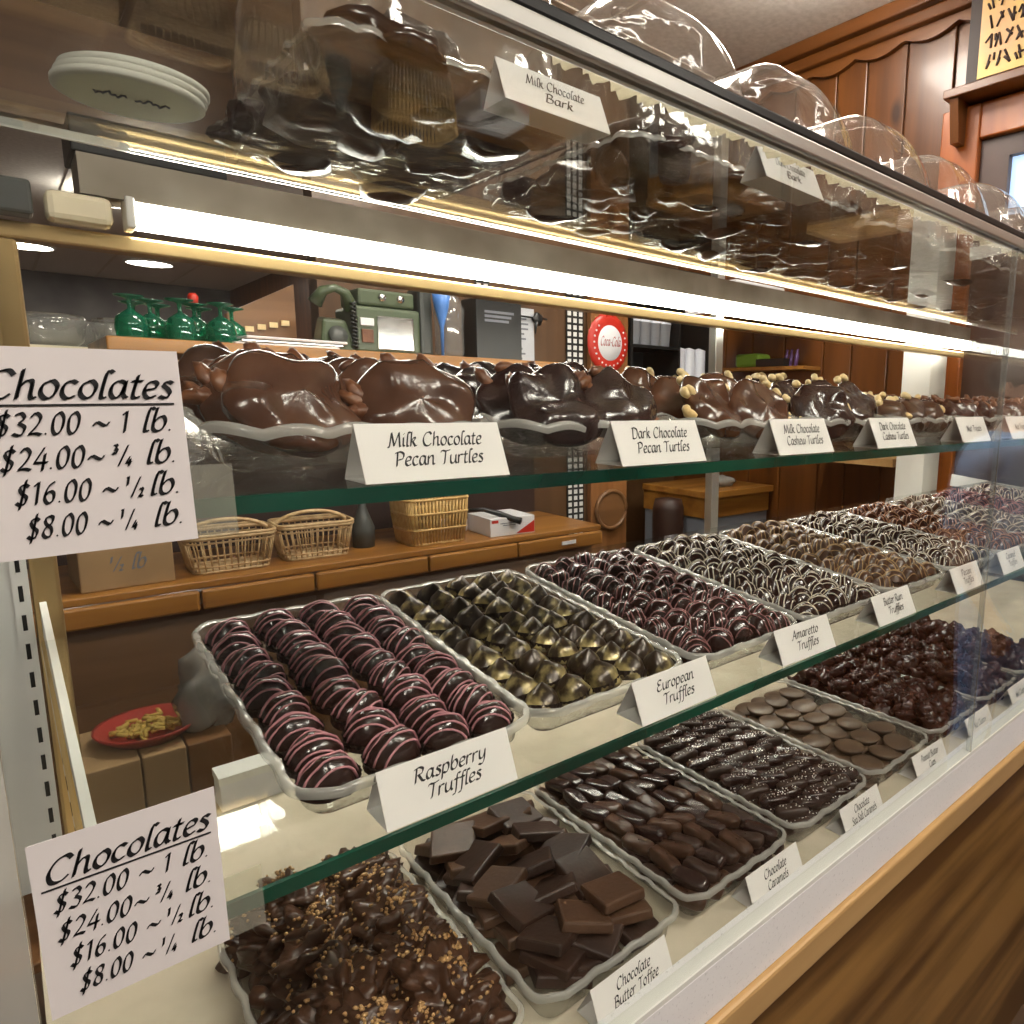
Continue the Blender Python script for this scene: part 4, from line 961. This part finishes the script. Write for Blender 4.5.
mb = MB(); mb.tube([(-.02, .11, 0), (0, .15, .0), (.02, .11, 0)], .003, 5); mb.build('hanging_loop', 'redp', e)
# cup cabinet
e = empty('cup_cabinet', (2.38, 2.30, -.80), 'dark open cabinet holding stacks of paper cups', 'cabinet')
KB = lambda x0, x1, y0, y1, z0, z1: MB().box(x0-2.38, x1-2.38, y0-2.3, y1-2.3, z0+.8, z1+.8)
KB(2.12, 2.68, 2.665, 2.685, -.35, .62).build('back', 'black', e)
KB(2.12, 2.135, 2.41, 2.665, -.35, .62).build('side', 'black', e); KB(2.672, 2.684, 2.41, 2.665, -.35, .62).build('side', 'black', e); KB(2.43, 2.44, 2.41, 2.665, -.006, .60).build('divider', 'black', e)
for z, xe in ((-.02, 2.67), (.24, 2.43), (.60, 2.67)): KB(2.135, xe, 2.41, 2.665, z, z+.014).build('shelf', 'black', e)
def cup_stack(x, y, z, n, label):
    b = MB(); b.lathe([(0, 0), (.026, 0), (.034, .105), (.036, .105), (.036, .109)] + [q for k in range(n) for q in ((.0335, .111+.010*k), (.036, .118+.010*k))] + [(0, .12+.010*n)], 20)
    o = b.build('cup_stack', 'cupw', None, (x, y, z)); tag(o, label, 'cups', 'stacks of paper cups'); return o
for k, x in enumerate((2.190, 2.255, 2.320, 2.385)): cup_stack(x, 2.47, .2545, 4, 'tall stack of pale paper cups on the upper cabinet shelf, %s from the left' % ordn[k])
for k, x in enumerate((2.485, 2.560, 2.632)): cup_stack(x, 2.47, -.005, 15, 'tall stack of pale paper cups on the middle cabinet shelf, %s from the left' % ordn[k])
mb = MB(); mb.blob((0, 0, .04), (.06, .04, .04), amp=.3, seed=2); o = mb.build('green_bowl', 'clearglass', None, (2.30, 2.50, -.006)); tag(o, 'pale green bowl on the middle cabinet shelf', 'bowl')
e = empty('service_counter', (2.42, 2.15, -1.35), 'wood topped service counter with blue grey front', 'counter')
MB().box(-.20, .26, -.15, .28, .93, .96).build('counter_top', 'honey', e, bevel=.003); MB().box(-.19, .25, -.13, .28, .84, .929).build('apron', 'honey', e); MB().box(-.18, .25, -.12, .28, 0, .839).build('front', 'bluegrey', e)
mb = MB(); mb.blob((0, 0, .025), (.07, .04, .025), amp=.5, seed=8, nu=16, nv=10); o = mb.build('bag_of_utensils', 'greybag', None, (2.45, 2.12, -.390)); tag(o, 'crumpled clear bag on the service counter', 'bag')
e = empty('coffee_urn', (2.14, 2.17, -1.35), 'dark brown upright urn beside the service counter', 'urn')
MB().lathe([(0, 0), (.07, 0), (.07, .88), (.06, .92), (0, .93)], 20).build('body', 'brownleather', e)
MB().lathe([(0, 0), (.008, .002), (.008, .02), (0, .02)], 10).build('tap', 'chrome', e, (-.01, -.07, .70), (math.radians(90), 0, 0))
mb = MB(); mb.tube([(.085*math.cos(a), 0, .085*math.sin(a)) for a in [2*math.pi*i/30 for i in range(30)]], .010, 6, closed=True); mb.add([(.08*math.cos(2*math.pi*i/30), 0, .08*math.sin(2*math.pi*i/30)) for i in range(30)], [tuple(range(30))], 0, False)
o = mb.build('round_plaque', 'beam', None, (1.995, 2.39, -.49)); tag(o, 'round brown plaque on the pine post', 'plaque')
# right wall shelf with green and black boxes
o = MB().box(-.13, 0, -.24, .22, 0, .015).build('wall_shelf', 'honey', None, (2.69, 2.02, .145)); tag(o, 'small pine shelf on the stained wall with a green box', 'shelf')
o = MB().box(-.05, .05, -.07, .07, 0, .062).build('green_box', 'greenp', None, (2.61, 2.10, .160), bevel=.015); tag(o, 'green box on the small wall shelf', 'box')
o = MB().box(-.03, .03, -.09, .07, 0, .035).build('black_radio', 'black', None, (2.585, 1.97, .160), bevel=.004); tag(o, 'flat black device on the small wall shelf', 'device')
for k, y in enumerate((1.905, 1.88, 1.85)):
    mb = MB(); mb.lathe([(0, 0), (.009, 0), (.009, .05), (.005, .06), (.005, .075), (0, .075)], 12); o = mb.build('purple_bottle', 'purple', None, (2.60, y, .160), (0, .15, 0)); tag(o, ('small purple bottle nearest the green box', 'small purple bottle in the middle of the three', 'small purple bottle nearest the room side')[k], 'bottle', 'purple bottles on the wall shelf')
o = MB().box(-.24, 0, -.22, .22, 0, .03).build('side_table_top', 'ledge', None, (2.69, 1.50, -.235)); tag(o, 'pale wood ledge on the stained wall low behind the column', 'ledge')
# white paper tray unit behind the case
e = empty('paper_tray_unit', (2.35, 2.0, .36), 'white plastic paper tray unit on the wall bracket shelf', 'paper tray')
MB().box(-.16, .16, -.14, .14, .0, .012).build('lower_tray', 'whitep', e, bevel=.003); MB().box(-.16, .16, -.14, .14, .11, .122).build('upper_tray', 'whitep', e, bevel=.003); MB().box(-.16, .16, .12, .14, .012, .11).build('back', 'whitep', e); MB().box(.15, .16, -.14, .12, .012, .11).build('side', 'whitep', e)
o = MB().box(-.5, 0, -.18, .20, 0, .02).build('wall_shelf', 'redtrim', None, (2.69, 2.0, .339)); tag(o, 'stained pine shelf carrying the white paper tray unit', 'shelf')
# sign shelf at the upper right with its framed poster
e = empty('sign_box_shelf', (2.69, .80, 1.058), 'stained pine display shelf high on the right wall', 'shelf')
MB().box(-.16, 0, -.45, .43, .0, .03).build('board', 'redtrim', e, bevel=.004)
MB().add([(-.12,.38,-.14),(0,.38,-.14),(0,.41,-.14),(-.12,.41,-.14),(-.15,.38,0),(0,.38,0),(0,.41,0),(-.15,.41,0)], [(3,2,1,0),(4,5,6,7),(0,1,5,4),(1,2,6,5),(2,3,7,6),(3,0,4,7)], 0, False).build('support', 'redwood', e)
e = empty('framed_poster', (2.60, .80, 1.089), 'yellow and brown framed poster standing on the high shelf', 'poster')
MB().box(0, .03, -.42, .385, 0, .34).build('frame', 'cup', e); MB().box(-.003, 0, -.39, .345, .03, .33).build('picture', 'yellow', e)
b = MB()
rr = random.Random(3)
for j in range(4):
    z = .055+.062*j
    for k in range(6):                                              # unreadable bold capitals, each a few thick strokes
        y0 = .325-.034*k; hgt = .040 + .004*rr.random()
        for q in range(rr.choice((2, 3))):
            ya, yb = y0-rr.choice((0, .010, .020)), y0-rr.choice((0, .010, .020)); za, zb = (z, z+hgt) if q == 0 else (z+hgt*rr.choice((0, .5)), z+hgt*rr.choice((.5, 1)))
            if abs(za-zb) < .001: yb = ya-.018
            b.tube([(-.004, ya, za), (-.004, yb, zb)], .0042, 4)
b.build('lettering', 'brownleather', e)
MB().add([(-.005,.05,.06),(-.005,.09,.33),(-.005,-.05,.33),(-.005,-.10,.10)], [(0,1,2,3)], 0, False).build('bottle_shape', 'black', e)
# things below the back counter, seen through the lower shelf
o = MB().box(-.30, .30, -.12, .22, 0, .02).build('low_bench', 'beam', None, (.20, 1.62, -1.0), bevel=.003); tag(o, 'low wooden bench behind the case carrying cardboard boxes', 'bench')
for x, s in ((-.05, 'l'), (.45, 'r')):
    pass
for k, (x, w_, m_) in enumerate(((.095, .085, 'card'), (.175, .07, 'card'), (.25, .075, 'beam'))):
    o = MB().box(-w_/2, w_/2, -.08, .12, 0, .30).build('carton', m_, None, (x, 1.62, -.979), bevel=.003); tag(o, ('tan carton under the pasta dish, left one', 'tan carton under the pasta dish, middle one', 'dark brown carton right of the tan cartons')[k], 'carton', 'cartons behind the case')
e = empty('pasta_dish', (.165, 1.64, -.678), 'round red dish of yellow pasta pieces standing on cartons', 'dish')
MB().lathe([(0, 0), (.06, 0), (.085, .02), (.09, .028), (.083, .026), (.06, .008), (0, .006)], 32).build('dish', 'redbowl', e)
b = MB(); rr = random.Random(9)
for k in range(70):
    a, r_ = rr.uniform(0, 6.28), .055*math.sqrt(rr.random()); c = Vector((r_*math.cos(a), r_*math.sin(a), .014+rr.uniform(0, .012))); d = Vector((rr.uniform(-1,1), rr.uniform(-1,1), rr.uniform(-.3,.3))).normalized()*.010
    b.tube([c-d, c+d], .004, 5)
b.build('pasta', 'pasta', e)['kind'] = 'stuff'

# customer beyond the right edge of the picture, seen only as a blue reflection in the front glass
def customer(loc, rz, label):
    P = []; E = []; Rr = []
    def j(p, r, par=None):
        P.append(p); Rr.append(r if hasattr(r, '__len__') else (r, r))
        if par is not None: E.append((par, len(P)-1))
        return len(P)-1
    pel = j((0,0,.96), (.155,.11)); sp = j((0,.01,1.12), (.140,.10), pel); ch = j((0,0,1.32), (.165,.115), sp); up = j((0,-.01,1.42), (.10,.085), ch)
    nk = j((0,0,1.50), .052, up); hb = j((0,.015,1.56), (.070,.078), nk); hd = j((0,.015,1.64), (.078,.098), hb); j((0,.0,1.70), (.060,.075), hd)
    for s in (-1, 1):
        hip = j((.09*s,0,.86), .088, pel); kn = j((.105*s,.015,.50), .060, hip); cf = j((.11*s,-.01,.34), .056, kn); an = j((.11*s,-.02,.09), .040, cf); j((.125*s,.12,.045), (.042,.030), an)
        sh = j((.185*s,-.005,1.41), .058, up); el = j((.235*s,-.03,1.13), .043, sh); fa = j((.235*s,.03,1.02), .040, el); wr = j((.225*s,.11,.92), .026, fa); pm = j((.22*s,.15,.86), (.036,.018), wr)
        for k, (dx, ln) in enumerate(((-.028,.055), (-.010,.068), (.010,.070), (.028,.058))):
            a = j(((.22+dx)*s,.165,.835), .0095, pm); b_ = j(((.22+dx*1.1)*s,.178,.835-ln*.5), .0090, a); j(((.22+dx*1.15)*s,.172,.835-ln), .0075, b_)
        t = j(((.22-.038)*s,.150,.865), .0105, pm); j(((.22-.060)*s,.168,.838), .009, t)
    me = bpy.data.meshes.new('person'); me.from_pydata(P, E, []); o = bpy.data.objects.new('tmp_person', me); col.objects.link(o)
    sk = o.modifiers.new('skin', 'SKIN'); ly = me.skin_vertices[0] if me.skin_vertices else None
    if ly is None:
        bpy.context.view_layer.objects.active = o; bpy.ops.object.modifier_remove(modifier='skin'); bpy.ops.object.modifier_add(type='SKIN'); ly = me.skin_vertices[0]
    for i, r in enumerate(Rr): ly.data[i].radius = r
    ly.data[0].use_root = True
    sb = o.modifiers.new('sub', 'SUBSURF'); sb.levels = 2; sb.render_levels = 2
    dg = bpy.context.evaluated_depsgraph_get(); m2 = bpy.data.meshes.new_from_object(o.evaluated_get(dg))
    bpy.data.objects.remove(o)
    for k in ('skin', 'shirt', 'denim', 'shoe'): m2.materials.append(M_[k])
    for p in m2.polygons:
        c = p.center; p.use_smooth = True
        arm = abs(c.x) > .17 and c.z > .70 and not (abs(c.x) < .20 and c.z < .95 and c.y < .08)
        p.material_index = 3 if c.z < .105 else 0 if c.z > 1.485 or (arm and c.z < 1.16) else 2 if c.z < .99 and not arm else 1
    for v in m2.vertices:                                            # nose and brow
        d = v.co
        if d.z > 1.52 and d.y > .07: d.y += .022*math.exp(-((d.x/.014)**2+((d.z-1.615)/.022)**2)) - .008*math.exp(-(((abs(d.x)-.032)/.014)**2+((d.z-1.64)/.012)**2))
    b = bpy.data.objects.new('person', m2)
    col.objects.link(b);  b.location = loc; b.rotation_euler = (0, 0, rz); tag(b, label, 'person'); b.scale = (.88, .88, .86)
    MB().blob((0,-.012,1.672), (.092,.108,.072), amp=.12, seed=3, nu=24, nv=16, freq=3).build('hair', 'hair', b)
    e = MB()
    for s in (-1, 1): e.blob((.031*s, .098, 1.637), (.012,.006,.007))
    e.build('eyes', 'whitep', b)
    e = MB(); 
    for s in (-1, 1): e.blob((.031*s, .1035, 1.637), (.005,.002,.005))
    e.build('irises', 'hair', b)
    e = MB(); e.tube([(-.024, .100, 1.575), (0, .108, 1.572), (.024, .100, 1.575)], .005, 6, taper=[.4, 1, .4]); e.build('mouth', 'redbowl', b)
    e = MB()
    for s in (-1, 1): e.blob((.083*s, .01, 1.62), (.012,.020,.032))
    e.build('ears', 'skin', b)
customer((2.20, .05, -1.35+H), .3, 'person in light blue shirt and blue jeans reflected in the right front glass')
